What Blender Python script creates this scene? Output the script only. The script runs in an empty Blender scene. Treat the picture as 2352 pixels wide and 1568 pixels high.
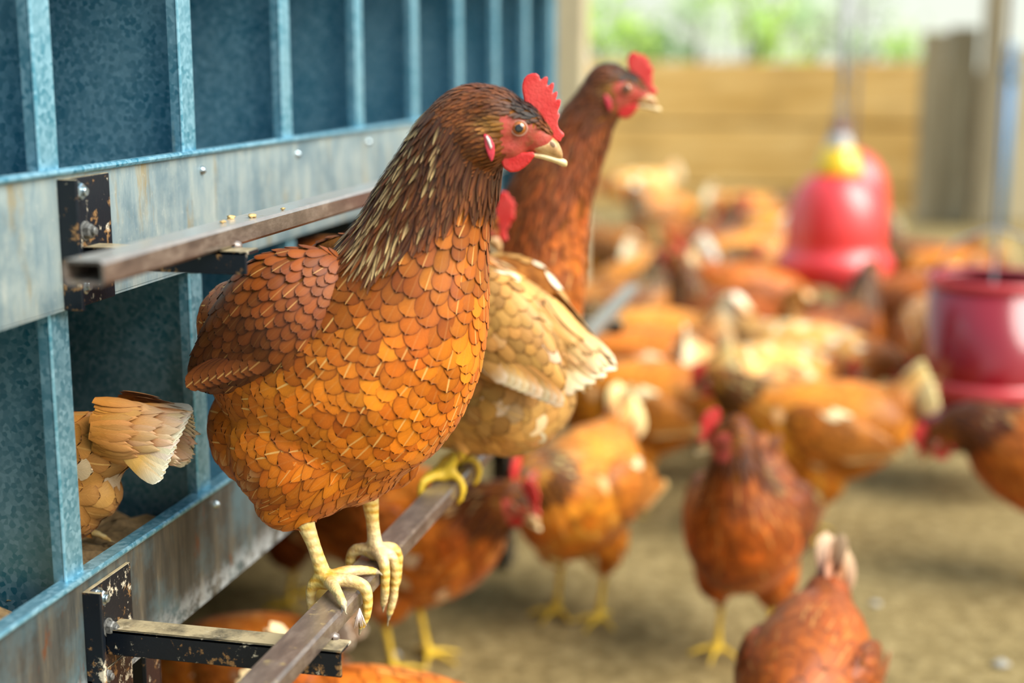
import bpy, bmesh, math, random
import numpy as np
from mathutils import Vector, Matrix
from mathutils.bvhtree import BVHTree

SC = bpy.context.scene
COL = SC.collection
random.seed(4)
RNG = np.random.default_rng(11)
PI = math.pi

# ------------------------------------------------------------------ camera
CAM_H = 0.88
PITCH = math.radians(11.152)
YAW = math.radians(12.923)
cam_data = bpy.data.cameras.new('camera')
cam_data.lens = 50.0
cam_data.sensor_width = 36.0
cam_data.sensor_fit = 'HORIZONTAL'
cam_data.clip_start = 0.02
cam_data.clip_end = 200
cam_data.dof.use_dof = True
cam_data.dof.focus_distance = 1.13
cam_data.dof.aperture_fstop = 2.35
cam_data.dof.aperture_blades = 0
cam = bpy.data.objects.new('camera', cam_data)
COL.objects.link(cam)
cam.location = (0, 0, CAM_H)
cam.rotation_euler = (PI / 2 - PITCH, 0, YAW)
SC.camera = cam

# ------------------------------------------------------------------ light
SC.view_settings.view_transform = 'Standard'
SC.view_settings.look = 'None'
SC.view_settings.gamma = 1.0
SC.view_settings.use_curve_mapping = False
SC.view_settings.exposure = 0.58

world = bpy.data.worlds.new('sky')
SC.world = world
world.use_nodes = True
wn = world.node_tree
wn.nodes.clear()
w_out = wn.nodes.new('ShaderNodeOutputWorld')
w_bg = wn.nodes.new('ShaderNodeBackground')
w_tc = wn.nodes.new('ShaderNodeTexCoord')
w_sep = wn.nodes.new('ShaderNodeSeparateXYZ')
w_rmp = wn.nodes.new('ShaderNodeValToRGB')
wn.links.new(w_tc.outputs['Generated'], w_sep.inputs[0])
wn.links.new(w_sep.outputs['Z'], w_rmp.inputs[0])
els = w_rmp.color_ramp.elements
els[0].position = 0.0
els[0].color = (0.96, 1.0, 0.84, 1)
els[1].position = 0.7
els[1].color = (0.50, 0.77, 1.0, 1)
e = els.new(0.22)
e.color = (0.86, 0.97, 1.0, 1)
wn.links.new(w_rmp.outputs[0], w_bg.inputs['Color'])
w_bg.inputs['Strength'].default_value = 0.68
wn.links.new(w_bg.outputs[0], w_out.inputs[0])

sun_d = bpy.data.lights.new('sun', 'SUN')
sun_d.energy = 4.8
sun_d.angle = math.radians(48)
sun_d.color = (1.0, 0.95, 0.86)
sun = bpy.data.objects.new('sun', sun_d)
COL.objects.link(sun)
sun.rotation_euler = Vector((-0.80, 0.20, -0.76)).to_track_quat('-Z', 'Y').to_euler()

# ------------------------------------------------------------------ helpers
FPX = 50 / 36 * 2352
_F = np.array([-math.sin(YAW) * math.cos(PITCH), math.cos(YAW) * math.cos(PITCH), -math.sin(PITCH)])
_R = np.array([math.cos(YAW), math.sin(YAW), 0])
_U = np.array([-math.sin(YAW) * math.sin(PITCH), math.cos(YAW) * math.sin(PITCH), math.cos(PITCH)])
_C = np.array([0, 0, CAM_H])


def sight(px, py):
    return _F + _R * (px - 1176) / FPX - _U * (py - 784) / FPX


def at_plane(px, py, axis, val):
    """the point of the place that stands on the plane axis = val along a line of sight"""
    d = sight(px, py)
    return _C + d * ((val - _C[axis]) / d[axis])


def srgb(r, g, b):
    def f(c):
        c /= 255.0
        return c / 12.92 if c <= 0.04045 else ((c + 0.055) / 1.055) ** 2.4
    return (f(r), f(g), f(b))


def link(o, parent=None):
    COL.objects.link(o)
    if parent is not None:
        o.parent = parent
    return o


def tag(o, label=None, cat=None, group=None, kind=None):
    if label: o['label'] = label
    if cat: o['category'] = cat
    if group: o['group'] = group
    if kind: o['kind'] = kind
    return o


def empty(name, loc=(0, 0, 0), rz=0.0):
    o = bpy.data.objects.new(name, None)
    o.empty_display_size = 0.05
    link(o)
    o.location = loc
    o.rotation_euler = (0, 0, rz)
    return o


def mesh_obj(name, V, Fc, mats, parent=None, smooth=True, midx=None):
    me = bpy.data.meshes.new(name)
    me.from_pydata([tuple(v) for v in V], [], [tuple(f) for f in Fc])
    for m in (mats if isinstance(mats, (list, tuple)) else [mats]):
        me.materials.append(m)
    if midx is not None:
        me.polygons.foreach_set('material_index', np.asarray(midx, dtype=np.int32))
    if smooth:
        me.polygons.foreach_set('use_smooth', np.ones(len(me.polygons), dtype=bool))
    me.update()
    return link(bpy.data.objects.new(name, me), parent)


class MB:
    """collects shapes for ONE mesh"""
    def __init__(self):
        self.V = []
        self.F = []

    def add(self, V, F):
        n = len(self.V)
        self.V += [tuple(v) for v in V]
        self.F += [tuple(i + n for i in f) for f in F]

    def box(self, a, b):
        x0, y0, z0 = a
        x1, y1, z1 = b
        V = [(x0, y0, z0), (x1, y0, z0), (x1, y1, z0), (x0, y1, z0), (x0, y0, z1), (x1, y0, z1), (x1, y1, z1), (x0, y1, z1)]
        F = [(0, 3, 2, 1), (4, 5, 6, 7), (0, 1, 5, 4), (1, 2, 6, 5), (2, 3, 7, 6), (3, 0, 4, 7)]
        self.add(V, F)
        return self

    def tube(self, pts, rad, n=12, cap=True, squash=None):
        pts = [Vector(p) for p in pts]
        if not hasattr(rad, '__len__'):
            rad = [rad] * len(pts)
        V = []
        up = Vector((0, 0, 1))
        for i, p in enumerate(pts):
            t = (pts[min(i + 1, len(pts) - 1)] - pts[max(i - 1, 0)]).normalized()
            a = t.cross(up)
            if a.length < 1e-3:
                a = t.cross(Vector((0, 1, 0)))
            a.normalize()
            b = a.cross(t).normalized()
            sq = squash if squash else (1, 1)
            for k in range(n):
                w = 2 * PI * k / n
                V.append(p + a * (math.cos(w) * rad[i] * sq[0]) + b * (math.sin(w) * rad[i] * sq[1]))
        F = []
        for i in range(len(pts) - 1):
            for k in range(n):
                k2 = (k + 1) % n
                F.append((i * n + k, i * n + k2, (i + 1) * n + k2, (i + 1) * n + k))
        if cap:
            F.append(tuple(range(n - 1, -1, -1)))
            F.append(tuple((len(pts) - 1) * n + k for k in range(n)))
        self.add(V, F)
        return self

    def lathe(self, prof, c=(0, 0, 0), n=40, axis='z'):
        V = []
        for r, z in prof:
            for k in range(n):
                w = 2 * PI * k / n
                p = (r * math.cos(w), r * math.sin(w), z)
                if axis == 'x':
                    p = (z, p[0], p[1])
                V.append((c[0] + p[0], c[1] + p[1], c[2] + p[2]))
        F = []
        for i in range(len(prof) - 1):
            for k in range(n):
                k2 = (k + 1) % n
                F.append((i * n + k, i * n + k2, (i + 1) * n + k2, (i + 1) * n + k))
        self.add(V, F)
        return self

    def build(self, name, mat, parent=None, smooth=False, bevel=0.0):
        o = mesh_obj(name, self.V, self.F, mat, parent, smooth)
        bm = bmesh.new()
        bm.from_mesh(o.data)
        bmesh.ops.recalc_face_normals(bm, faces=bm.faces)
        bm.to_mesh(o.data)
        bm.free()
        if bevel > 0:
            m = o.modifiers.new('bevel', 'BEVEL')
            m.width = bevel
            m.segments = 2
            m.limit_method = 'ANGLE'
        return o


# ------------------------------------------------------------------ materials
class NT:
    def __init__(self, name):
        self.m = bpy.data.materials.new(name)
        self.m.use_nodes = True
        self.t = self.m.node_tree
        self.b = self.t.nodes['Principled BSDF']
        self.tc = None

    def n(self, typ, **kw):
        nd = self.t.nodes.new(typ)
        for k, v in kw.items():
            if k.startswith('i_'):
                key = k[2:]
                key = int(key) if key.isdigit() else key.replace('_', ' ')
                nd.inputs[key].default_value = v
            else:
                setattr(nd, k, v)
        return nd

    def l(self, a, b):
        self.t.links.new(a, b)

    def coord(self, scale=(1, 1, 1), out='Object'):
        if self.tc is None:
            self.tc = self.n('ShaderNodeTexCoord')
        mp = self.n('ShaderNodeMapping')
        mp.inputs['Scale'].default_value = scale
        self.l(self.tc.outputs[out], mp.inputs[0])
        return mp.outputs[0]

    def noise(self, scale, detail=4, rough=0.6, vec=None, dist=0.0):
        nd = self.n('ShaderNodeTexNoise')
        nd.inputs['Scale'].default_value = scale
        nd.inputs['Detail'].default_value = detail
        nd.inputs['Roughness'].default_value = rough
        nd.inputs['Distortion'].default_value = dist
        if vec is None:
            vec = self.coord()
        self.l(vec, nd.inputs['Vector'])
        return nd.outputs['Fac']

    def ramp(self, fac, stops, interp='LINEAR'):
        nd = self.n('ShaderNodeValToRGB')
        nd.color_ramp.interpolation = interp
        el = nd.color_ramp.elements
        el[0].position, el[0].color = stops[0][0], (*stops[0][1], 1)
        el[1].position, el[1].color = stops[-1][0], (*stops[-1][1], 1)
        for p, c in stops[1:-1]:
            x = el.new(p)
            x.color = (*c, 1)
        self.l(fac, nd.inputs[0])
        return nd.outputs[0]

    def mix(self, fac, a, b, mode='MIX'):
        nd = self.n('ShaderNodeMix', data_type='RGBA', blend_type=mode)
        for s, v in ((nd.inputs[0], fac), (nd.inputs[6], a), (nd.inputs[7], b)):
            if isinstance(v, (int, float)):
                s.default_value = v
            elif isinstance(v, tuple):
                s.default_value = (*v[:3], 1)
            else:
                self.l(v, s)
        return nd.outputs[2]

    def math(self, op, a, b=0.0, c=None):
        nd = self.n('ShaderNodeMath', operation=op)
        for i, v in enumerate((a, b, c)):
            if v is None:
                continue
            if isinstance(v, (int, float)):
                nd.inputs[i].default_value = v
            else:
                self.l(v, nd.inputs[i])
        return nd.outputs[0]

    def bump(self, h, strength=0.3, dist=0.002):
        nd = self.n('ShaderNodeBump')
        nd.inputs['Strength'].default_value = strength
        nd.inputs['Distance'].default_value = dist
        self.l(h, nd.inputs['Height'])
        self.l(nd.outputs[0], self.b.inputs['Normal'])

    def set(self, **kw):
        for k, v in kw.items():
            s = self.b.inputs[k.replace('_', ' ')]
            if isinstance(v, tuple):
                s.default_value = v if s.type == 'VECTOR' else (*v[:3], 1)
            elif isinstance(v, (int, float)):
                s.default_value = v
            else:
                self.l(v, s)
        return self


M = {}


def simple(name, col, rough=0.5, metal=0.0, spec=0.5, var=0.15, nscale=60, coat=0.0):
    t = NT(name)
    f = t.noise(nscale)
    dk = tuple(c * (1 - var) for c in col)
    lt = tuple(min(1, c * (1 + var)) for c in col)
    t.set(Base_Color=t.ramp(f, [(0.3, dk), (0.7, lt)]), Roughness=rough, Metallic=metal, Specular_IOR_Level=spec, Coat_Weight=coat)
    M[name] = t.m
    return t


# galvanised sheet: blue-grey spangle
t = NT('galvanised_sheet')
sp = t.n('ShaderNodeTexVoronoi')
sp.inputs['Scale'].default_value = 260
t.l(t.coord(), sp.inputs['Vector'])
bw = t.n('ShaderNodeRGBToBW')
t.l(sp.outputs['Color'], bw.inputs[0])
big = t.noise(9, 5, 0.65)
c1 = t.ramp(bw.outputs[0], [(0.15, (0.045, 0.28, 0.41)), (0.85, (0.29, 0.56, 0.69))])
c2 = t.mix(t.ramp(big, [(0.35, (0, 0, 0)), (0.7, (0.55, 0.55, 0.55))]), c1, (0.40, 0.64, 0.74))
st = t.noise(1.0, 4, 0.7, t.coord((60, 60, 9)))
c3 = t.mix(t.ramp(st, [(0.66, (0, 0, 0)), (0.78, (0.35, 0.35, 0.35))]), c2, (0.34, 0.26, 0.12))
t.set(Base_Color=c3, Metallic=0.7, Roughness=t.ramp(bw.outputs[0], [(0.0, (0.36,) * 3), (1.0, (0.52,) * 3)]))
t.bump(t.noise(14, 3), 0.15, 0.004)
M['galv'] = t.m

# weathered galvanised rail with vertical run marks
t = NT('weathered_rail')
runs = t.noise(1.0, 6, 0.7, t.coord((30, 46, 9)))
blot = t.noise(16, 5, 0.65)
fine = t.noise(180, 3, 0.6)
c = t.ramp(runs, [(0.28, (0.14, 0.22, 0.25)), (0.45, (0.26, 0.34, 0.36)), (0.6, (0.36, 0.42, 0.40)), (0.76, (0.58, 0.59, 0.52))])
rust = t.noise(1.0, 5, 0.7, t.coord((26, 34, 8)))
c = t.mix(t.ramp(rust, [(0.55, (0, 0, 0)), (0.70, (0.75, 0.75, 0.75))]), c, (0.34, 0.23, 0.06))
c = t.mix(t.ramp(blot, [(0.45, (0, 0, 0)), (0.65, (0.75, 0.75, 0.75))]), c, (0.12, 0.20, 0.24))
c = t.mix(t.ramp(fine, [(0.62, (0, 0, 0)), (0.8, (0.5, 0.5, 0.5))]), c, (0.55, 0.56, 0.52))
t.set(Base_Color=c, Metallic=0.3, Roughness=0.48)
t.bump(t.noise(120, 4), 0.15, 0.001)
M['rail'] = t.m

# the lowest rail, soiled by the birds
t = NT('soiled_rail')
runs = t.noise(1.0, 6, 0.7, t.coord((40, 60, 7)))
blot = t.noise(9, 5, 0.7)
c = t.ramp(runs, [(0.28, (0.030, 0.036, 0.036)), (0.5, (0.085, 0.085, 0.075)), (0.64, (0.15, 0.135, 0.10)), (0.76, (0.34, 0.31, 0.24))])
c = t.mix(t.ramp(blot, [(0.46, (0, 0, 0)), (0.66, (0.75, 0.75, 0.75))]), c, (0.11, 0.20, 0.235))
sx = t.n('ShaderNodeSeparateXYZ')
t.l(t.coord(), sx.inputs[0])
foot = t.math('MULTIPLY', t.ramp(sx.outputs['Z'], [(0.40, (1, 1, 1)), (0.425, (0, 0, 0))]), t.ramp(t.noise(60, 5, 0.7), [(0.42, (0, 0, 0)), (0.55, (1, 1, 1))]))
c = t.mix(foot, c, (0.46, 0.50, 0.52))
c = t.mix(t.ramp(t.noise(1.0, 5, 0.7, t.coord((30, 40, 14))), [(0.62, (0, 0, 0)), (0.70, (0.8, 0.8, 0.8))]), c, (0.16, 0.055, 0.02))
t.set(Base_Color=c, Metallic=0.35, Roughness=0.45)
t.bump(t.noise(120, 4), 0.15, 0.001)
M['rail_low'] = t.m

# black painted iron, chipped and fouled
t = NT('black_iron')
chip = t.noise(75, 6, 0.7)
c = t.mix(t.ramp(chip, [(0.57, (0, 0, 0)), (0.63, (1, 1, 1))]), (0.006, 0.009, 0.014), (0.26, 0.14, 0.055))
chip2 = t.noise(50, 6, 0.75, t.coord((1, 1.3, 1)))
c = t.mix(t.ramp(chip2, [(0.59, (0, 0, 0)), (0.63, (1, 1, 1))]), c, (0.60, 0.53, 0.40))
gm = t.n('ShaderNodeNewGeometry')
sepn = t.n('ShaderNodeSeparateXYZ')
t.l(gm.outputs['Normal'], sepn.inputs[0])
dust_or_sheen = t.math('MULTIPLY', t.ramp(sepn.outputs['Z'], [(0.6, (0, 0, 0)), (0.9, (1, 1, 1))]), t.ramp(t.noise(38, 5, 0.7), [(0.3, (0.2, 0.2, 0.2)), (0.55, (1, 1, 1))]))
c = t.mix(dust_or_sheen, c, (0.42, 0.34, 0.20))
t.set(Base_Color=c, Roughness=0.34, Specular_IOR_Level=0.3)
t.bump(chip, 0.3, 0.001)
M['black'] = t.m

# steel perch tubes, brown and worn, dusty on top, one with sky sheen put into its colour
def perch_steel(name, dust_or_sheen, dcol):
    t = NT(name)
    n1 = t.noise(1.0, 6, 0.7, t.coord((90, 30, 90)))
    c = t.ramp(n1, [(0.3, (0.055, 0.040, 0.034)), (0.5, (0.13, 0.092, 0.072)), (0.7, (0.27, 0.21, 0.165))])
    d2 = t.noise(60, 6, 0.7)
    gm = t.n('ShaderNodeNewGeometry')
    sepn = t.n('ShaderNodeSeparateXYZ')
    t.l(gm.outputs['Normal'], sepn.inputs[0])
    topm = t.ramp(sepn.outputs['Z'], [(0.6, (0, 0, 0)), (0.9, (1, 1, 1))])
    c = t.mix(t.math('MULTIPLY', topm, dust_or_sheen), c, dcol)
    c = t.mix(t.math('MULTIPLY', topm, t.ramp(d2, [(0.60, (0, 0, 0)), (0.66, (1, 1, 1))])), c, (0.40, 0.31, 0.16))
    t.set(Base_Color=c, Roughness=0.4, Metallic=0.2, Coat_Weight=1.0, Coat_Roughness=0.22)
    t.bump(n1, 0.25, 0.001)
    M[name] = t.m


perch_steel('perch', 0.25, (0.30, 0.26, 0.22))
perch_steel('dusty_sheen_perch', 0.8, (0.60, 0.55, 0.49))  # upper perch: dusty top, its grazing sky reflection painted in as paler colour
simple('zinc_bolt', (0.42, 0.50, 0.54), 0.25, 0.9, var=0.35, nscale=300)
simple('fouled_bolt', (0.16, 0.16, 0.15), 0.5, 0.4, var=0.7, nscale=300)
simple('tube_inside', (0.05, 0.03, 0.02), 0.8)

# ground: trodden sand and grit
t = NT('ground')
a = t.noise(1.6, 6, 0.65)
b_ = t.noise(34, 6, 0.75)
g_ = t.noise(150, 4, 0.7)
c = t.ramp(a, [(0.3, (0.13, 0.09, 0.035)), (0.5, (0.36, 0.26, 0.11)), (0.7, (0.58, 0.44, 0.21))])
c = t.mix(0.65, c, t.ramp(b_, [(0.3, (0.07, 0.05, 0.022)), (0.5, (0.34, 0.245, 0.10)), (0.72, (0.70, 0.54, 0.27))]))
c = t.mix(t.ramp(g_, [(0.64, (0, 0, 0)), (0.74, (0.8, 0.8, 0.8))]), c, (0.42, 0.37, 0.27))
t.set(Base_Color=c, Roughness=0.95, Specular_IOR_Level=0.1)
t.bump(t.math('ADD', b_, g_), 0.8, 0.012)
M['ground'] = t.m

# timber
def timber(name, c0, c1, c2, sc, rough=0.75):
    t = NT(name)
    g = t.noise(1.0, 6, 0.7, t.coord(sc), 0.6)
    bl = t.noise(2.2, 4, 0.6)
    c = t.ramp(g, [(0.3, c0), (0.5, c1), (0.7, c2)])
    c = t.mix(t.ramp(bl, [(0.5, (0, 0, 0)), (0.72, (0.6, 0.6, 0.6))]), c, tuple(x * 0.55 for x in c1))
    t.set(Base_Color=c, Roughness=rough, Specular_IOR_Level=0.2)
    t.bump(g, 0.3, 0.006)
    M[name] = t.m


timber('sleeper', (0.50, 0.28, 0.07), (0.70, 0.43, 0.14), (0.85, 0.60, 0.26), (1.2, 14, 14))
timber('grey_board', (0.20, 0.16, 0.10), (0.32, 0.26, 0.16), (0.44, 0.37, 0.25), (12, 12, 1.0))
timber('pale_board', (0.46, 0.37, 0.21), (0.58, 0.49, 0.31), (0.66, 0.58, 0.40), (9, 9, 0.8))
timber('dark_board', (0.03, 0.015, 0.008), (0.05, 0.026, 0.013), (0.08, 0.042, 0.02), (12, 12, 0.8))

simple('red_plastic', (0.78, 0.014, 0.012), 0.42, spec=1.0, var=0.06, nscale=6, coat=0.4)
M['red_plastic'].node_tree.nodes['Principled BSDF'].inputs['Coat Roughness'].default_value = 0.3
simple('crimson_plastic', (0.27, 0.003, 0.012), 0.28, var=0.12, nscale=6, coat=0.5)
simple('crimson_rim', (0.58, 0.05, 0.06), 0.35, var=0.12, nscale=6, coat=0.4)
simple('yellow_plastic', (0.85, 0.56, 0.01), 0.3, var=0.06, nscale=6, coat=0.4)
simple('clear_grey_plastic', (0.45, 0.42, 0.38), 0.35, var=0.1)
simple('maroon_plastic', (0.20, 0.05, 0.06), 0.4)
simple('blue_pipe', (0.0, 0.20, 0.46), 0.35, var=0.2, nscale=8)
simple('grey_hose', (0.30, 0.31, 0.33), 0.5)
simple('litter', (0.22, 0.14, 0.06), 0.9, var=0.5, nscale=120)
simple('straw', (0.55, 0.38, 0.16), 0.8, var=0.4, nscale=90)
simple('soil', (0.12, 0.08, 0.04), 0.95)
simple('pebble', (0.40, 0.38, 0.33), 0.8)
simple('bark', (0.10, 0.07, 0.04), 0.9)


def leaf_mat(name, c0, c1):
    t = NT(name)
    oi = t.n('ShaderNodeAttribute', attribute_name='fcol')
    f = t.ramp(t.noise(3.0, 2), [(0.35, c0), (0.65, c1)])
    c = t.mix(1.0, f, oi.outputs['Color'], 'MULTIPLY')
    t.set(Base_Color=c, Roughness=0.45)
    tr = t.n('ShaderNodeBsdfTranslucent')
    t.l(c, tr.inputs[0])
    mx = t.n('ShaderNodeMixShader')
    mx.inputs[0].default_value = 0.5
    out = t.t.nodes['Material Output']
    t.l(t.b.outputs[0], mx.inputs[1])
    t.l(tr.outputs[0], mx.inputs[2])
    t.l(mx.outputs[0], out.inputs[0])
    M[name] = t.m


leaf_mat('leaf_lime', (0.60, 0.90, 0.14), (0.80, 0.95, 0.36))
leaf_mat('leaf_pale', (0.70, 0.88, 0.52), (0.90, 0.95, 0.74))
leaf_mat('leaf_deep', (0.20, 0.42, 0.09), (0.36, 0.58, 0.18))

# ---- hen materials
t = NT('feather')
at = t.n('ShaderNodeAttribute', attribute_name='fcol')
uv = t.n('ShaderNodeUVMap', uv_map='uv')
su = t.n('ShaderNodeSeparateXYZ')
t.l(uv.outputs[0], su.inputs[0])
across = t.math('ABSOLUTE', t.math('SUBTRACT', su.outputs['X'], 0.5))        # 0 on the shaft, .5 on the rim
mp = t.n('ShaderNodeCombineXYZ')
t.l(t.math('MULTIPLY', t.math('ADD', su.outputs['Y'], t.math('MULTIPLY', across, -0.9)), 46.0), mp.inputs[0])
t.l(t.math('MULTIPLY', su.outputs['X'], 5.0), mp.inputs[1])
t.l(su.outputs['Z'], mp.inputs[2])
barb = t.noise(1.0, 3, 0.7, mp.outputs[0])
c = t.mix(1.0, at.outputs['Color'], t.ramp(barb, [(0.3, (0.80, 0.78, 0.74)), (0.7, (1.16, 1.18, 1.20))]), 'MULTIPLY')
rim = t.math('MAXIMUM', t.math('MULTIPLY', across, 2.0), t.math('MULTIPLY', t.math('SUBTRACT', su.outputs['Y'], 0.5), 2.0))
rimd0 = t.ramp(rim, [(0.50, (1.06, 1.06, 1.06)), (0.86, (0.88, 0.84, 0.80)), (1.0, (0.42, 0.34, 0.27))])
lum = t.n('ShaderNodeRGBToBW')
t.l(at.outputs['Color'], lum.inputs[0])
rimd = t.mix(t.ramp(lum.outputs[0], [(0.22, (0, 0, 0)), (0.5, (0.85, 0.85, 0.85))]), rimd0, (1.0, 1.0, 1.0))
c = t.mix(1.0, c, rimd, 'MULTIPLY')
shaft = t.math('MULTIPLY', t.math('LESS_THAN', across, 0.035), t.math('MULTIPLY', at.outputs['Alpha'], t.ramp(su.outputs['Y'], [(0.15, (0.4, 0.4, 0.4)), (0.8, (1, 1, 1))])))
c = t.mix(shaft, c, (0.80, 0.46, 0.14))
oi = t.n('ShaderNodeObjectInfo')
c = t.mix(1.0, c, oi.outputs['Color'], 'MULTIPLY')
t.set(Base_Color=c, Roughness=0.42, Specular_IOR_Level=0.32, Sheen_Weight=0.05, Sheen_Roughness=0.4)
t.bump(barb, 0.25, 0.0006)
M['feather'] = t.m

t = NT('down')          # the close plumage under the contour feathers
oi = t.n('ShaderNodeObjectInfo')
f = t.noise(55, 5, 0.7)
c = t.mix(1.0, t.ramp(f, [(0.3, (0.13, 0.042, 0.008)), (0.55, (0.27, 0.092, 0.014)), (0.75, (0.42, 0.17, 0.035))]), oi.outputs['Color'], 'MULTIPLY')
t.set(Base_Color=c, Roughness=0.8, Specular_IOR_Level=0.15)
t.bump(f, 0.5, 0.004)
M['down'] = t.m

t = NT('comb_flesh')
f = t.noise(420, 3, 0.6)
big = t.noise(40, 3, 0.6)
c = t.mix(t.ramp(big, [(0.35, (0, 0, 0)), (0.7, (1, 1, 1))]), (0.60, 0.012, 0.012), (0.74, 0.085, 0.070))
t.set(Base_Color=c, Roughness=0.42, Specular_IOR_Level=0.45, Subsurface_Weight=0.12, Subsurface_Radius=(0.006, 0.002, 0.001), Subsurface_Scale=0.4)
t.bump(f, 0.5, 0.0012)
M['comb'] = t.m

t = NT('face_skin')
f = t.noise(300, 4, 0.65)
big = t.noise(75, 4, 0.65)
c = t.mix(t.ramp(big, [(0.42, (0, 0, 0)), (0.66, (0.85, 0.85, 0.85))]), (0.60, 0.085, 0.060), (0.24, 0.075, 0.028))
c = t.mix(t.ramp(f, [(0.35, (0.55, 0.55, 0.55)), (0.6, (0, 0, 0))]), c, (0.30, 0.03, 0.02))
t.set(Base_Color=c, Roughness=0.5)
t.bump(f, 0.5, 0.0012)
M['face'] = t.m

t = NT('leg_scale')
wv = t.n('ShaderNodeTexWave', wave_type='BANDS', bands_direction='Z')
wv.inputs['Scale'].default_value = 44
wv.inputs['Distortion'].default_value = 3.0
wv.inputs['Detail'].default_value = 2
wv.inputs['Detail Scale'].default_value = 1.2
t.l(t.coord(), wv.inputs['Vector'])
wx = t.n('ShaderNodeTexVoronoi')
wx.inputs['Scale'].default_value = 330
t.l(t.coord(), wx.inputs['Vector'])
pl = t.noise(35, 3, 0.6)
c = t.ramp(wv.outputs['Fac'], [(0.1, (0.60, 0.32, 0.04)), (0.35, (0.70, 0.44, 0.08)), (0.9, (0.76, 0.53, 0.15))])
c = t.mix(t.ramp(pl, [(0.42, (0, 0, 0)), (0.65, (0.8, 0.8, 0.8))]), c, (0.80, 0.63, 0.36))
c = t.mix(t.ramp(t.noise(140, 4, 0.7), [(0.60, (0, 0, 0)), (0.72, (0.6, 0.6, 0.6))]), c, (0.42, 0.16, 0.03))
oi = t.n('ShaderNodeObjectInfo')
t.set(Base_Color=c, Roughness=0.45)
t.bump(t.math('ADD', wv.outputs['Fac'], wx.outputs['Distance']), 0.4, 0.0012)
M['leg'] = t.m
simple('leg_yellow', (0.78, 0.50, 0.035), 0.5, var=0.25, nscale=90)
simple('claw', (0.42, 0.34, 0.22), 0.4, var=0.3)
t = NT('beak_horn')
c = t.ramp(t.noise(130, 4), [(0.3, (0.34, 0.17, 0.06)), (0.5, (0.50, 0.28, 0.11)), (0.7, (0.66, 0.43, 0.20))])
t.set(Base_Color=c, Roughness=0.35, Subsurface_Weight=0.1, Subsurface_Radius=(0.004, 0.002, 0.001), Subsurface_Scale=0.3)
M['beak'] = t.m
t = NT('beak_tip')
c = t.ramp(t.noise(150, 4), [(0.3, (0.70, 0.48, 0.20)), (0.7, (0.86, 0.70, 0.42))])
t.set(Base_Color=c, Roughness=0.35)
M['beak_low'] = t.m
simple('iris', (0.36, 0.10, 0.008), 0.12, var=0.5, nscale=500, coat=1.0)
simple('pupil', (0.004, 0.004, 0.006), 0.05, coat=1.0)
simple('eyelid', (0.44, 0.20, 0.13), 0.5, var=0.3, nscale=300)
simple('nostril', (0.22, 0.12, 0.06), 0.6)
simple('earlobe', (0.62, 0.035, 0.06), 0.45, var=0.3, nscale=160)
simple('ear_skin', (0.75, 0.60, 0.55), 0.35, var=0.25, nscale=200)

# ------------------------------------------------------------------ organic building
_ico = {}


def ico(sub):
    if sub not in _ico:
        bm = bmesh.new()
        bmesh.ops.create_icosphere(bm, subdivisions=sub, radius=1)
        _ico[sub] = (np.array([v.co[:] for v in bm.verts]), np.array([[v.index for v in f.verts] for f in bm.faces]))
        bm.free()
    return _ico[sub]


def evaluated(V, F, mods):
    me = bpy.data.meshes.new('tmp')
    me.from_pydata([tuple(v) for v in V], [], [tuple(f) for f in F])
    o = bpy.data.objects.new('tmp', me)
    COL.objects.link(o)
    for typ, kw in mods:
        m = o.modifiers.new(typ, typ)
        for k, v in kw.items():
            setattr(m, k, v)
    dg = bpy.context.evaluated_depsgraph_get()
    out = bpy.data.meshes.new_from_object(o.evaluated_get(dg))
    bpy.data.objects.remove(o)
    bpy.data.meshes.remove(me)
    return out


def blob_mesh(blobs, voxel, smooth_it=4):
    """blobs: (centre3, radii3, pitch, tag) fused into ONE continuous surface"""
    Vs, Fs, n = [], [], 0
    for c, r, pit, tg in blobs:
        v, f = ico(2 if max(r) < 0.012 else 3)
        v = v * np.array(r)
        if pit:
            cs, sn = math.cos(pit), math.sin(pit)
            v = np.stack([v[:, 0] * cs - v[:, 2] * sn, v[:, 1], v[:, 0] * sn + v[:, 2] * cs], 1)
        Vs.append(v + np.array(c))
        Fs.append(f + n)
        n += len(v)
    return evaluated(np.concatenate(Vs), np.concatenate(Fs),
                     [('REMESH', dict(mode='VOXEL', voxel_size=voxel, use_smooth_shade=True)),
                      ('SMOOTH', dict(factor=0.5, iterations=smooth_it))])


def classify(V, blobs, tags):
    best = np.full(len(V), 1e9)
    out = np.zeros(len(V), dtype=np.int32)
    for c, r, pit, tg in blobs:
        d = V - np.array(c)
        if pit:
            cs, sn = math.cos(-pit), math.sin(-pit)
            d = np.stack([d[:, 0] * cs - d[:, 2] * sn, d[:, 1], d[:, 0] * sn + d[:, 2] * cs], 1)
        q = (np.linalg.norm(d / np.array(r), axis=1) - 1) * min(r)
        m = q < best
        best[m] = q[m]
        out[m] = tags.index(tg)
    return out


def catmull(P, n):
    P = np.asarray(P, float)
    Q = np.vstack([2 * P[0] - P[1], P, 2 * P[-1] - P[-2]])
    k = len(P) - 1
    ts = np.linspace(0, k, n)
    out = []
    for t_ in ts:
        i = min(int(t_), k - 1)
        u = t_ - i
        p0, p1, p2, p3 = Q[i], Q[i + 1], Q[i + 2], Q[i + 3]
        out.append(0.5 * (2 * p1 + (p2 - p0) * u + (2 * p0 - 5 * p1 + 4 * p2 - p3) * u * u + (3 * p1 - p0 - 3 * p2 + p3) * u ** 3))
    return np.array(out), ts


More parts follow.
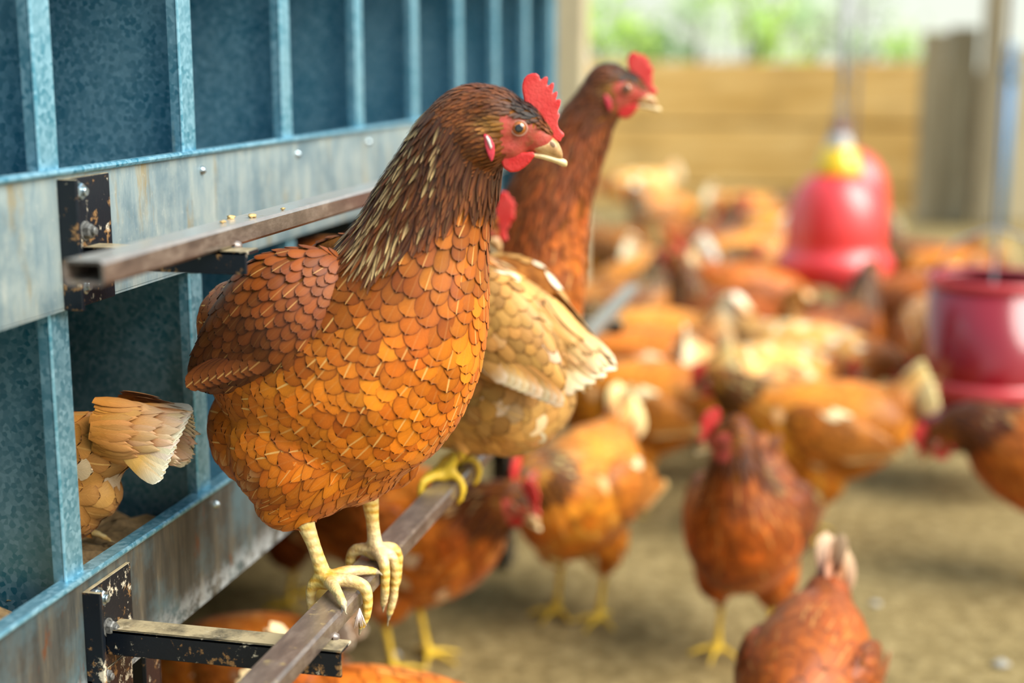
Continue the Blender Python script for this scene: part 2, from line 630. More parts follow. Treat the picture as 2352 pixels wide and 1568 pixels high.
def tri_arrays(me):
    me.calc_loop_triangles()
    V = np.empty(len(me.vertices) * 3)
    me.vertices.foreach_get('co', V)
    V = V.reshape(-1, 3)
    T = np.empty(len(me.loop_triangles) * 3, dtype=np.int32)
    me.loop_triangles.foreach_get('vertices', T)
    return V, T.reshape(-1, 3)


def vnormals(V, T):
    fn = np.cross(V[T[:, 1]] - V[T[:, 0]], V[T[:, 2]] - V[T[:, 0]])
    N = np.zeros_like(V)
    for k in range(3):
        np.add.at(N, T[:, k], fn)
    return N / (np.linalg.norm(N, axis=1, keepdims=True) + 1e-12), np.linalg.norm(fn, axis=1) / 2


def scatter(V, T, mask, spacing_fn, ncand, rng):
    """points spread evenly over the surface; the gap varies from place to place"""
    N, A = vnormals(V, T)
    ok = mask[T].all(axis=1)
    Tm, Am = T[ok], A[ok]
    idx = rng.choice(len(Tm), ncand, p=Am / Am.sum())
    r1, r2 = rng.random(ncand), rng.random(ncand)
    s = np.sqrt(r1)
    b = np.stack([1 - s, s * (1 - r2), s * r2], 1)
    P = np.einsum('ij,ijk->ik', b, V[Tm[idx]])
    Nn = np.einsum('ij,ijk->ik', b, N[Tm[idx]])
    Nn /= np.linalg.norm(Nn, axis=1, keepdims=True)
    sp = spacing_fn(P, Nn)
    cell = float(sp.max())
    grid = {}
    keep = []
    for i in range(ncand):
        if sp[i] <= 0:
            continue
        p = P[i]
        key = (int(p[0] // cell), int(p[1] // cell), int(p[2] // cell))
        good = True
        for dx in (-1, 0, 1):
            for dy in (-1, 0, 1):
                for dz in (-1, 0, 1):
                    for j in grid.get((key[0] + dx, key[1] + dy, key[2] + dz), ()):
                        q = P[j]
                        if (p[0] - q[0]) ** 2 + (p[1] - q[1]) ** 2 + (p[2] - q[2]) ** 2 < sp[i] * sp[i]:
                            good = False
                            break
                    if not good: break
                if not good: break
            if not good: break
        if good:
            grid.setdefault(key, []).append(i)
            keep.append(i)
    keep = np.array(keep, dtype=int)
    return P[keep], Nn[keep]


ROWS = np.array([0.0, 0.22, 0.45, 0.66, 0.82, 0.93, 0.985, 1.0])
PROF = {'round': np.array([0.5, 0.82, 0.97, 1.0, 0.90, 0.66, 0.36, 0.10]),
        'point': np.array([0.6, 0.95, 1.0, 0.88, 0.62, 0.36, 0.18, 0.05]),
        'blade': np.array([0.35, 0.7, 0.9, 1.0, 0.98, 0.86, 0.62, 0.25])}
COLS = np.array([-1, -0.5, 0, 0.5, 1.0])


def feather_arrays(P, N, T, L, W, shape, col, bvh=None, lift=0.003, h0=0.001, cup=0.15, back=0.35, droop=0.0, rng=RNG):
    """one small curved vane per point; returns verts, quads, uv, colour"""
    n = len(P)
    if n == 0:
        return None
    L = np.broadcast_to(L, (n,)).astype(float)
    W = np.broadcast_to(W, (n,)).astype(float)
    lift = np.broadcast_to(lift, (n,)).astype(float)
    h0 = np.broadcast_to(h0, (n,)).astype(float)
    T = T - N * np.sum(T * N, 1, keepdims=True)
    T = T / (np.linalg.norm(T, axis=1, keepdims=True) + 1e-9)
    B = np.cross(N, T)
    nr, nc = len(ROWS), len(COLS)
    jj, ii = np.meshgrid(ROWS, COLS, indexing='ij')
    ww = np.meshgrid(PROF[shape], COLS, indexing='ij')[0]
    jj, ii, ww = jj.ravel(), ii.ravel(), ww.ravel()
    jt = jj - 0.06 * (np.abs(ii) ** 2) * (jj > 0.5)
    along = (jt[None] - back) * L[:, None]
    side = ww[None] * ii[None] * W[:, None] * 0.5
    ht = h0[:, None] + lift[:, None] * jj[None] - cup * W[:, None] * (ii[None] * ww[None]) ** 2 * 0.5
    X = P[:, None] + T[:, None] * along[..., None] + B[:, None] * side[..., None]
    if bvh is not None:
        Xf = X.reshape(-1, 3)
        loc = np.empty_like(Xf)
        nor = np.empty_like(Xf)
        fn = bvh.find_nearest
        for k in range(len(Xf)):
            a, b, _, _ = fn(Vector(Xf[k]))
            loc[k] = a
            nor[k] = b
        loc = loc.reshape(X.shape)
        nor = nor.reshape(X.shape)
        nor = 0.6 * nor + 0.4 * N[:, None]
        nor /= np.linalg.norm(nor, axis=2, keepdims=True)
        X = loc + nor * ht[..., None]
    else:
        X = X + N[:, None] * (ht + droop * L[:, None] * jj[None] ** 2)[..., None]
    m = nr * nc
    q = []
    for j in range(nr - 1):
        for i in range(nc - 1):
            a = j * nc + i
            q.append((a, a + 1, a + nc + 1, a + nc))
    q = np.array(q)
    F = (q[None] + (np.arange(n) * m)[:, None, None]).reshape(-1, 4)
    rid = rng.random(n) * 90
    UV = np.stack([np.broadcast_to(ii * 0.5 + 0.5, (n, m)), np.broadcast_to(jj, (n, m))], 2).reshape(-1, 2)
    C = col
    if C.ndim == 2:
        C = np.broadcast_to(C[:, None], (n, m, 4))
    return X.reshape(-1, 3), F, UV, C.reshape(-1, 4)


def vane_colour(base, tipc, n, var, rng, alpha=0.5, edge=None, tip_from=0.6):
    """per feather tint, running from base to tip colour along the vane"""
    nr, nc = len(ROWS), len(COLS)
    jj = np.repeat(ROWS, nc)
    ii = np.tile(COLS, nr)
    base = np.broadcast_to(np.asarray(base, float), (n, 3))
    tipc = np.broadcast_to(np.asarray(tipc, float), (n, 3))
    k = np.clip((jj - tip_from) / (1 - tip_from), 0, 1)[None, :, None]
    C = base[:, None] * (1 - k) + tipc[:, None] * k
    tint = 1 + var * (rng.random((n, 1, 1)) * 2 - 1)
    warm = 1 + 0.05 * (rng.random((n, 1, 3)) * 2 - 1)
    C = C * tint * warm
    al = np.broadcast_to(np.asarray(alpha, float), (n,)) * (0.4 + 0.6 * rng.random(n))
    A = np.broadcast_to(al[:, None, None], (n, nr * nc, 1))
    return np.concatenate([np.clip(C, 0, 1), A], 2)


class Vanes:
    def __init__(self):
        self.parts = []

    def add(self, arr):
        if arr is not None:
            self.parts.append(arr)

    def build(self, name, parent, base=None, base_mat=None, mat='feather'):
        """feathers, on the bare form they grow from when one is given, as one mesh"""
        V, F, UV, C = [], [], [], []
        n = 0
        nb = 0
        if base is not None:
            bv, bf = base
            V.append(bv); n = len(bv)
            nb = len(bf)
            UVb = np.zeros((n, 2)); Cb = np.tile([0.3, 0.1, 0.02, 0.0], (n, 1))
            UV.append(UVb); C.append(Cb)
        for x, f, u, c in self.parts:
            V.append(x); F.append(f + n); UV.append(u); C.append(c)
            n += len(x)
        V = np.concatenate(V); UV = np.concatenate(UV); C = np.concatenate(C)
        faces = ([tuple(r) for r in base[1]] if base is not None else []) + [tuple(r) for r in np.concatenate(F)]
        me = bpy.data.meshes.new(name)
        me.from_pydata(V.tolist(), [], faces)
        me.materials.append(M[mat])
        if base is not None:
            me.materials.append(M[base_mat])
            mi = np.zeros(len(faces), dtype=np.int32)
            mi[:nb] = 1
            me.polygons.foreach_set('material_index', mi)
        me.polygons.foreach_set('use_smooth', np.ones(len(faces), dtype=bool))
        li = np.empty(len(me.loops), dtype=np.int32)
        me.loops.foreach_get('vertex_index', li)
        ul = me.uv_layers.new(name='uv')
        ul.data.foreach_set('uv', UV[li].ravel())
        ca = me.color_attributes.new('fcol', 'FLOAT_COLOR', 'POINT')
        ca.data.foreach_set('color', C.ravel())
        me.update()
        return link(bpy.data.objects.new(name, me), parent)


# ------------------------------------------------------------------ hens
ZK = 1.081e-4      # metres per step of the head outlines below


def zo(pts):
    return [((x - 992) * ZK, (455 - y) * ZK) for x, y in pts]


COMB = zo([(1000, 205), (998, 165), (1008, 125), (1030, 99), (1060, 86), (1090, 84), (1110, 97), (1119, 122), (1128, 130), (1140, 112), (1158, 101), (1171, 104),
           (1172, 130), (1167, 158), (1168, 180), (1185, 158), (1203, 140), (1216, 142), (1216, 172), (1206, 208), (1202, 230), (1218, 212), (1234, 196), (1244, 200), (1243, 230), (1230, 256),
           (1226, 270), (1245, 255), (1262, 246), (1271, 256), (1268, 292), (1254, 330), (1252, 348), (1266, 350), (1266, 372), (1256, 395), (1258, 425), (1270, 452), (1290, 468), (1306, 482), (1307, 500), (1292, 512), (1284, 540),
           (1250, 530), (1200, 500), (1160, 455), (1120, 400), (1070, 345), (1025, 300)])
WATTLE = zo([(878, 655), (884, 700), (905, 738), (948, 762), (1000, 756), (1045, 724), (1080, 688), (1100, 655), (1112, 640), (1100, 612), (1050, 618), (960, 628), (900, 636)])
EARLOBE = zo([(752, 508), (772, 500), (800, 520), (830, 568), (836, 630), (828, 672), (815, 690), (795, 655), (768, 590)])


def soft_plate(outline, thick, voxel, smooth_it=3, taper=None):
    """a fleshy plate with a rounded rim cut to an outline in the x-z plane"""
    n = len(outline)
    V = [(x, -thick / 2, z) for x, z in outline] + [(x, thick / 2, z) for x, z in outline]
    F = [tuple(range(n)), tuple(range(2 * n - 1, n - 1, -1))] + [(i, n + i, n + (i + 1) % n, (i + 1) % n) for i in range(n)]
    bm = bmesh.new()
    vs = [bm.verts.new(v) for v in V]
    for f in F:
        bm.faces.new([vs[i] for i in f])
    bmesh.ops.recalc_face_normals(bm, faces=bm.faces)
    bmesh.ops.triangulate(bm, faces=bm.faces)
    me = bpy.data.meshes.new('t')
    bm.to_mesh(me)
    bm.free()
    V2, T2 = tri_arrays(me)
    bpy.data.meshes.remove(me)
    return evaluated(V2, T2, [('REMESH', dict(mode='VOXEL', voxel_size=voxel, use_smooth_shade=True)), ('SMOOTH', dict(factor=0.5, iterations=smooth_it))])


def dome(r, h, n=24, rings=6):
    V = [(0, -h, 0)]
    F = []
    for j in range(1, rings + 1):
        a = j / rings * PI / 2
        for k in range(n):
            w = 2 * PI * k / n
            V.append((r * math.sin(a) * math.cos(w), -h * math.cos(a), r * math.sin(a) * math.sin(w)))
    for k in range(n):
        F.append((0, 1 + k, 1 + (k + 1) % n))
    for j in range(rings - 1):
        for k in range(n):
            a = 1 + j * n + k
            b = 1 + j * n + (k + 1) % n
            F.append((a, a + n, b + n, b))
    return V, F


def ring(r, rt, n=28, m=8):
    V, F = [], []
    for k in range(n):
        w = 2 * PI * k / n
        for q in range(m):
            p = 2 * PI * q / m
            rr = r + rt * math.cos(p)
            V.append((rr * math.cos(w), rt * math.sin(p), rr * math.sin(w)))
    for k in range(n):
        for q in range(m):
            F.append((k * m + q, k * m + (q + 1) % m, ((k + 1) % n) * m + (q + 1) % m, ((k + 1) % n) * m + q))
    return V, F


def head_frame(org, yaw, pitch):
    """x along the beak, y to the left, z up"""
    return Matrix.Translation(Vector(org)) @ Matrix.Rotation(yaw, 4, 'Z') @ Matrix.Rotation(-pitch, 4, 'Y')


def head_parts(root, HF, fine):
    vx = 0.0008 if fine else 0.0016

    def place(o):
        o.matrix_local = HF
        return o

    def from_mesh(name, me, mat):
        me.materials.append(M[mat])
        me.name = name
        return place(link(bpy.data.objects.new(name, me), root))
    comb = soft_plate(COMB, 0.0042, vx, 2 if fine else 1)
    from_mesh('comb', comb, 'comb')
    for s in (-1, 1):
        w = soft_plate(WATTLE, 0.0044, vx, 4 if fine else 2)
        for v in w.vertices:
            v.co.y += s * (0.0085 + 0.10 * min(0, v.co.z + 0.02))
        from_mesh('wattle', w, 'comb')
        e = soft_plate(EARLOBE, 0.004, vx, 4 if fine else 2)
        for v in e.vertices:
            v.co.y += s * 0.0205
        el = from_mesh('earlobe', e, 'earlobe')
        if fine:
            pts = zo([(775, 510), (800, 540), (818, 590), (808, 605), (785, 560), (768, 520)])
            sk = soft_plate(pts, 0.003, vx, 2)
            for v in sk.vertices:
                v.co.y += s * 0.0224
            sk.materials.append(M['ear_skin'])
            so = link(bpy.data.objects.new('ear_skin', sk), el)
            so['label'] = 'pale skin in the ear lobe'
        # eye
        V, F = dome(0.0054, 0.0040)
        V = [(x, y * (-s) * -1, z) for x, y, z in V]
        V = [(x, s * (0.0165 + abs(y)), z) for x, y, z in V]
        eye = place(mesh_obj('eye', V, F, M['iris'], root))
        eye['label'] = 'orange iris'
        V, F = dome(0.0031, 0.0010)
        pu = mesh_obj('pupil', [(x, s * (0.0165 + 0.0035 + abs(y)), z) for x, y, z in V], F, M['pupil'], eye)
        V, F = ring(0.0057, 0.0008)
        mesh_obj('eyelid', [(x, s * 0.0176 + y, z * 0.94) for x, y, z in V], F, M['eyelid'], eye)
    # beak: short blunt upper half, longer pale lower half
    up = [(0.0085, -0.0135, 0.0075, 0.0030), (0.016, -0.0125, 0.0088, 0.0068), (0.0225, -0.0125, 0.0080, 0.0078), (0.0285, -0.0150, 0.0062, 0.0070), (0.0325, -0.0182, 0.0042, 0.0040), (0.0338, -0.0200, 0.0022, 0.0018)]
    lo = [(0.012, -0.0195, 0.0060, 0.0020), (0.020, -0.0205, 0.0062, 0.0026), (0.028, -0.0225, 0.0048, 0.0026), (0.0340, -0.0243, 0.0038, 0.0030), (0.0368, -0.0250, 0.0028, 0.0024), (0.0376, -0.0252, 0.0012, 0.0010)]

    def loft(rows, n=14):
        rows, _ = catmull(rows, 16)
        V, F = [], []
        for x, z, w, h in rows:
            for k in range(n):
                a = 2 * PI * k / n
                V.append((x, w * math.cos(a), z + h * math.sin(a)))
        for i in range(len(rows) - 1):
            for k in range(n):
                k2 = (k + 1) % n
                F.append((i * n + k, i * n + k2, (i + 1) * n + k2, (i + 1) * n + k))
        F += [tuple(range(n)), tuple((len(rows) - 1) * n + k for k in range(n))]
        return V, F
    V, F = loft(up)
    bk = place(mesh_obj('upper_beak', V, F, M['beak'], root))
    if fine:
        for s in (-1, 1):
            V, F = dome(0.0026, 0.0010, 14, 4)
            mesh_obj('nostril', [(x * 1.2 + 0.0245, s * (0.0064 + abs(y)), z - 0.0115 - 0.2 * x) for x, y, z in V], F, M['nostril'], bk)
    V, F = loft(lo)
    place(mesh_obj('lower_beak', V, F, M['beak_low'], root))


def toe_pts(A, d, mode, ln, perch=None):
    """toe from the foot pad A along the level direction d"""
    A = Vector(A)
    d = Vector(d).normalized()
    if mode == 'flat':
        return [A, A + d * ln * 0.35 + Vector((0, 0, 0.001)), A + d * ln * 0.7 + Vector((0, 0, -0.002)), A + d * ln + Vector((0, 0, -0.006))]
    e = perch        # distance to the perch edge along d
    return [A, A + d * (e * 0.6) + Vector((0, 0, 0.002)), A + d * (e + 0.003) + Vector((0, 0, -0.001)), A + d * (e + 0.007) + Vector((0, 0, -0.010)), A + d * (e + 0.006) + Vector((0, 0, -0.010 - (ln - e) * 0.55)), A + d * (e + 0.002) + Vector((0, 0, -0.010 - (ln - e) * 0.9))]


def tube_blobs(pts, radii, tg, step=0.0022):
    P = np.array([list(p) + [r] for p, r in zip(pts, radii)])
    ln = np.linalg.norm(np.diff(P[:, :3], axis=0), axis=1).sum()
    Q, _ = catmull(P, max(4, int(ln / step)))
    return [((q[0], q[1], q[2]), (max(q[3], 0.0012),) * 3, 0, tg) for q in Q]


def leg_blobs(hip, hock, foot, r, fwd, mode, side, perch=0.0135, toe=0.052, step=0.0022, off=0.0):
    """one leg: shank with hock, pad and four toes; fwd = level direction the toes point"""
    B = []
    foot = Vector(foot)
    pad = foot + Vector((0, 0, r * 0.95))
    hock = Vector(hock)
    up = [hip, hock, hock.lerp(pad, 0.45), hock.lerp(pad, 0.85), pad]
    B += tube_blobs(up, [r * 1.25, r * 1.22, r * 0.92, r * 1.05, r * 1.2], 'leg', step)
    f = Vector(fwd).normalized()
    lf = Vector((-f.y, f.x, 0))
    for ang, k in ((0, 1.0), (0.92, 0.84), (-0.92, 0.84), (PI - 0.15 * side, 0.62)):
        d = f * math.cos(ang) + lf * math.sin(ang)
        e = max(0.005, perch - off * (1 if d.dot(f) > 0 else -1)) / max(0.5, abs(d.dot(f)))
        if mode == 'perch' and e > toe * k * 0.62:      # too long a way to the edge: the toe lies along the top
            P = [pad, pad + d * toe * k * 0.35 + Vector((0, 0, 0.003)), pad + d * toe * k * 0.7 + Vector((0, 0, 0.001)), pad + d * toe * k + Vector((0, 0, -r * 0.45))]
        else:
            P = toe_pts(pad, d, mode, toe * k, e)
        n = len(P)
        R = [r * (1.0 - 0.42 * i / (n - 1)) for i in range(n)]
        B += tube_blobs(P, R, 'leg', step)
        tip, prev = Vector(P[-1]), Vector(P[-2])
        dd = (tip - prev).normalized()
        dn = Vector((0, 0, -1))
        c = [tip, tip + dd * 0.005 + dn * 0.001, tip + dd * 0.010 + dn * 0.004]
        if mode == 'flat':
            c = [tip, tip + dd * 0.005, tip + dd * 0.010 - Vector((0, 0, max(0, (tip + dd * 0.01).z - foot.z - 0.001)))]
        B += tube_blobs(c, [r * 0.5, r * 0.36, r * 0.2], 'claw', step * 0.8)
    return B


BROWN = dict(breast=srgb(216, 122, 22), breast2=srgb(176, 86, 10), back=srgb(130, 66, 14), hackle=srgb(72, 34, 8), streak=srgb(240, 200, 138),
             cap=srgb(104, 52, 13), brow=srgb(20, 9, 6), belly=srgb(164, 82, 20), wing=srgb(108, 54, 12), tail=srgb(120, 58, 18), tip=srgb(150, 80, 30))
TAN = dict(breast=srgb(212, 158, 84), breast2=srgb(188, 132, 62), back=srgb(214, 158, 82), hackle=srgb(150, 84, 30), streak=srgb(240, 214, 160),
           cap=srgb(130, 70, 26), brow=srgb(60, 30, 15), belly=srgb(196, 148, 88), wing=srgb(208, 152, 80), tail=srgb(222, 168, 92), tip=srgb(252, 240, 216))


def build_hen(name, loc, rz, spine, i_neck, i_head, head, legs, extra=(), wings=(), tail=None, pal=BROWN, fine=0, voxel=0.004, ysc=0.9, seed=1, leg_mat='leg', white=0.0, sc=1.0):
    """spine: (x, z, r[, y]) from the rump to the back of the skull, in the hen's own frame (x ahead, z up)
    fine 0: a hen far off, 1: near, 2: the one in focus"""
    rng = np.random.default_rng(seed)
    root = empty(name, loc, rz)
    S = np.array([(s[0], s[3] if len(s) > 3 else 0.0, s[1], s[2]) for s in spine])
    Q, ts = catmull(S, 56)
    B = [((q[0], q[1], q[2]), (q[3], q[3] * ysc, q[3]), 0, 'plumage') for q in Q]
    for c, r, pit in extra:
        B.append((c, r, pit, 'plumage'))
    HF = head_frame(*head)
    hyaw, hpit = head[1], head[2]

    def hp(x, y, z):
        return tuple(HF @ Vector((x, y, z)))
    for c, r, tg in (((-0.020, 0, 0.004), (0.027, 0.0205, 0.0245), 'plumage'), ((-0.002, 0, 0.000), (0.0215, 0.0160, 0.0190), 'face'),
                     ((0.013, 0, -0.007), (0.0135, 0.0100, 0.0125), 'face'), ((-0.012, 0, -0.012), (0.021, 0.0150, 0.0150), 'face'), ((-0.030, 0, -0.010), (0.026, 0.020, 0.024), 'plumage')):
        rm = hpit
        B.append((hp(*c), r, rm, tg))
    for lg in legs:
        B += leg_blobs(**lg)
    me = blob_mesh(B, voxel, 5 if fine == 2 else 4)
    me.name = 'body'
    V, T = tri_arrays(me)
    tags = ['plumage', 'face', 'leg', 'claw']
    cl = classify(V, B, tags)
    for m in ('down', 'face', leg_mat, 'claw'):
        me.materials.append(M[m])
    pi = np.empty(len(me.loops), dtype=np.int32)
    me.loops.foreach_get('vertex_index', pi)
    st = np.empty(len(me.polygons), dtype=np.int32)
    me.polygons.foreach_get('loop_start', st)
    # bare face only ahead of the ear and below the brow
    iH = np.array(HF.inverted())
    HV = V @ iH[:3, :3].T + iH[:3, 3]

    def bare(H):
        x, y, z = H[:, 0], np.abs(H[:, 1]), H[:, 2]
        return (x > -0.0125 - 0.15 * (z + 0.01)) & (z < 0.0085 - 0.55 * np.clip(x, 0, 1)) & (z > -0.034) & (np.linalg.norm(H, axis=1) < 0.05)
    cl[(cl == 0) & bare(HV)] = 1
    cl[(cl == 1) & ~bare(HV)] = 0
    me.polygons.foreach_set('material_index', cl[pi[st]])
    me.update()
    body = link(bpy.data.objects.new('body', me), root)
    head_parts(root, HF, fine == 2)

    # ---- plumage
    bvh = BVHTree.FromPolygons([tuple(v) for v in V], [tuple(t_) for t_ in T])
    cen = Q[:, :3]
    tan = np.gradient(cen, axis=0)
    tan /= np.linalg.norm(tan, axis=1, keepdims=True)

    def station(P):
        d = np.linalg.norm((P[:, None] - cen[None]) / Q[None, :, 3:4], axis=2)
        k = d.argmin(1)
        return k, ts[k]

    def region(P):
        k, tt = station(P)
        H = P @ iH[:3, :3].T + iH[:3, 3]
        hd = np.linalg.norm(H - np.array([-0.012, 0, 0.0]), axis=1)
        is_head = (hd < 0.040) | (tt > i_head)
        rx = (P[:, 0] - cen[k][:, 0]) / Q[k, 3]
        # the cape reaches lower on the nape than in front, where small breast feathers climb the throat
        is_neck = (tt > i_neck - 0.35 + (i_head - i_neck) * 0.62 * np.clip(rx * 1.25 + 0.15, 0, 1)) & ~is_head
        return k, tt, H, is_head, is_neck

    f = {0: 1.0, 1: 1.0, 2: 1.0}[fine] * sc
    den = {0: 2.0, 1: 1.25, 2: 1.0}[fine]

    def spacing(P, N):
        k, tt, H, hd, nk = region(P)
        s = np.full(len(P), 0.0088)
        s[nk] = 0.0036
        s[hd] = 0.0026
        low = (~hd) & (~nk) & (P[:, 2] < lowz)
        s[low] = 0.0075
        s = s * den * sc
        s[bare(H)] = 0
        return s
    lowz = np.percentile(V[cl == 0][:, 2], 22)
    mask = cl == 0
    P, N = scatter(V, T, mask, spacing, {0: 9000, 1: 22000, 2: 60000}[fine], rng)
    k, tt, H, hd, nk = region(P)
    fl = -tan[k] + np.array([0, 0, -0.35])[None]
    rel = (P - cen[k]) / Q[k, 3:4]
    # the thigh and vent plumage hangs, the back plumage runs to the tail
    low = (~hd) & (~nk) & (P[:, 2] < lowz)
    fl[low] = np.array([-0.60, 0, -0.80])
    fl = fl + np.array([-0.22, 0, 0]) * ((~hd) & (~nk))[:, None]
    fl = fl + 0.16 * rng.normal(size=fl.shape)
    up = rel[:, 2] + 0.25 * N[:, 2]
    trunk = (~hd) & (~nk)
    vn = Vanes()
    arrs = {'head_feathers': Vanes(), 'neck_hackle': Vanes(), 'body_feathers': Vanes()}
    if hd.any():
        n = hd.sum()
        brow = np.exp(-((H[hd, 0] - 0.006) / 0.014) ** 2 - ((H[hd, 2] - 0.015) / 0.011) ** 2)
        brow = np.clip(brow * 1.5, 0, 1)[:, None]
        ear = np.exp(-((H[hd, 0] + 0.0195) / 0.009) ** 2 - ((H[hd, 2] - 0.0005) / 0.007) ** 2)[:, None] * 0.95
        base = np.array(pal['cap']) * (1 - brow) + np.array(pal['brow']) * brow
        base = base * (1 - ear) + np.array(srgb(150, 104, 44)) * ear
        tip = base * 1.5
        hback = np.array(HF.to_3x3() @ Vector((-1, 0, -0.12)))
        fh = np.broadcast_to(hback, (n, 3)) + 0.10 * rng.normal(size=(n, 3))
        gl = np.clip((-H[hd, 0] - 0.02) / 0.03, 0, 1)
        arrs['head_feathers'].add(feather_arrays(P[hd], N[hd], fh + (np.array([-0.2, 0, -0.9])[None] * gl[:, None]), 0.0105 + 0.006 * gl, (0.0028 + 0.0012 * gl) * (den ** 0.8), 'point', vane_colour(base, tip, n, 0.38, rng, 0.25), bvh, 0.0016, 0.0006, 0.2, rng=rng))
    if nk.any():
        n = nk.sum()
        span = (tt[nk] - i_neck) / max(1e-3, (i_head - i_neck))
        dk = np.array(pal['hackle'])
        # pale edged tips on the nape side, plain dark under the throat
        nape = np.clip(0.42 - (rel[nk, 0]) * 0.9, 0, 1) * np.clip(1.15 - span * 0.9, 0.15, 1)
        pick = (rng.random(n) < 0.2 + 0.45 * nape) & (nape > 0.14)
        base = np.broadcast_to(dk, (n, 3)) * (0.8 + 0.5 * (1 - span))[:, None]
        tip = np.where(pick[:, None], np.array(pal['streak'])[None] * (0.55 + 0.65 * rng.random((n, 1))), base * (1.0 + 1.9 * rng.random((n, 1))))
        L = (0.034 - 0.014 * span) * (0.85 + 0.3 * rng.random(n))
        W = 0.0041 * (0.8 + 0.4 * rng.random(n)) * den ** 0.8
        cc = vane_colour(base, tip, n, 0.3, rng, np.where(pick, 0.5, 0.25), tip_from=0.30)
        flank = np.abs(np.tile(COLS, len(ROWS)))[None, :, None] * pick[:, None, None]
        cc[:, :, :3] = cc[:, :, :3] * (1 - flank) + (base[:, None] * 0.75) * flank
        arrs['neck_hackle'].add(feather_arrays(P[nk], N[nk], fl[nk], L, W, 'point', cc, bvh, 0.0028, 0.0010 + 0.001 * rng.random(n), 0.25, rng=rng))
    if trunk.any():
        n = trunk.sum()
        bk = np.clip((up[trunk] - 0.05) / 0.5, 0, 1)[:, None]
        rear = np.clip((-rel[trunk, 0] * 0.3 - (P[trunk, 0] - np.median(P[trunk, 0])) * 9), 0, 1)[:, None]
        fr = rng.random((n, 1))
        base = np.array(pal['breast']) * fr + np.array(pal['breast2']) * (1 - fr)
        base = base * (1 - bk) + np.array(pal['back']) * bk
        base = base * (1 - 0.75 * rear) + np.array(pal['belly']) * 0.75 * rear
        near = np.clip((tt[trunk] - (i_neck - 1.2)) / 1.8, 0, 1)[:, None]
        base = base * (1 - 0.45 * near) + np.array(pal['hackle']) * 2.2 * 0.45 * near
        if white:
            wp = (rng.random((n, 1)) < white * 2) * rng.random((n, 1)) * 0.8
            base = base * (1 - wp) + np.array(srgb(244, 226, 196))[None] * wp
        lowt = low[trunk]
        pale_tip = (rng.random((n, 1)) < 0.35) & (rear > 0.3) & lowt[:, None]
        pp = P[trunk] / sc
        blot = np.sin(pp[:, 0] * 61 + 2.1 * np.sin(pp[:, 2] * 47 + seed)) * np.sin(pp[:, 2] * 73 + 1.7 * np.sin(pp[:, 0] * 39 + pp[:, 1] * 30))
        base = base * (1.0 + 0.26 * blot)[:, None]
        tip = base * np.where(rng.random((n, 1)) < 0.25, 1.3, 0.97)
        tip = np.where(pale_tip, np.array(srgb(214, 150, 92))[None], tip)
        L = np.where(lowt, 0.030, 0.0285) * (0.85 + 0.3 * rng.random(n)) * (1 - 0.32 * near[:, 0]) * den ** 0.8
        W = np.where(lowt, 0.0130, 0.0205) * (0.85 + 0.3 * rng.random(n)) * (1 - 0.35 * near[:, 0]) * den ** 0.8
        cc = vane_colour(base, np.clip(tip, 0, 1), n, 0.09 if pal['tip'][0] > 0.9 else 0.15, rng, np.where(rng.random(n) < 0.32, 0.9, 0.12))
        rd = ~lowt
        for msk, shp in ((rd, 'round'), (lowt, 'point')):
            if msk.any():
                arrs['body_feathers'].add(feather_arrays(P[trunk][msk], N[trunk][msk], fl[trunk][msk], L[msk], W[msk], shp, cc[msk], bvh, 0.0014 + 0.0005 * rng.random(msk.sum()), 0.0006 + 0.0004 * rng.random(msk.sum()), 0.03, rng=rng))
    if fine == 2:
        for nm, a in arrs.items():
            a.build(nm, root)
    else:
        allv = Vanes()
        for a in arrs.values():
            allv.parts += a.parts
        allv.build('plumage', root)
    # ---- wings: c, (half length, half thickness, half height), pitch, side
    for c, r, pit, s in wings:
        wv, wt = ico(4)
        wv = wv * np.array(r)
        # shoulder blunt, tip narrowing to the rear
        kx = wv[:, 0] / r[0]
        wv = wv * np.stack([np.ones(len(wv)), 0.55 + 0.45 * np.clip(kx + 0.6, 0, 1), 0.62 + 0.38 * np.clip(kx + 0.7, 0, 1)], 1)
        cs, sn = math.cos(pit), math.sin(pit)
        wv[:, 1] -= s * 0.022 * np.clip(kx, 0, 1) ** 1.3 * (sc if fine else 0.7)
        wv = np.stack([wv[:, 0] * cs - wv[:, 2] * sn, wv[:, 1], wv[:, 0] * sn + wv[:, 2] * cs], 1) + np.array(c)
        ax = np.array([cs, 0, sn])
        wb = BVHTree.FromPolygons([tuple(v) for v in wv], [tuple(x) for x in wt])
        Pw, Nw = scatter(wv, wt, np.ones(len(wv), bool), lambda P_, N_: np.where((N_[:, 1] * s > -0.2) & ((P_ - np.array(c)) @ ax / r[0] < 0.97), 0.0072 * den * sc, 0), {0: 2500, 1: 7000, 2: 16000}[fine], rng)
        n = len(Pw)
        al = (Pw - np.array(c)) @ ax / r[0]
        aft = np.clip(0.5 - al * 0.7, 0, 1)
        base = np.array(pal['wing'])[None] * (1.05 - 0.35 * rng.random((n, 1)))
        mixb = (np.clip(al, 0, 1) * 0.5)[:, None]
        base = base * (1 - mixb) + np.array(pal['breast2']) * mixb
        if white:
            wp = (rng.random((n, 1)) < white * 2) * rng.random((n, 1)) * 0.9
            base = base * (1 - wp) + np.array(srgb(246, 230, 204))[None] * wp
        fw = -ax[None] + np.array([0, 0, -0.30])[None] + 0.10 * rng.normal(size=(n, 3))
        wn_ = Vanes()
        L = (0.017 + 0.020 * aft ** 2) * (0.9 + 0.2 * rng.random(n)) * den ** 0.8
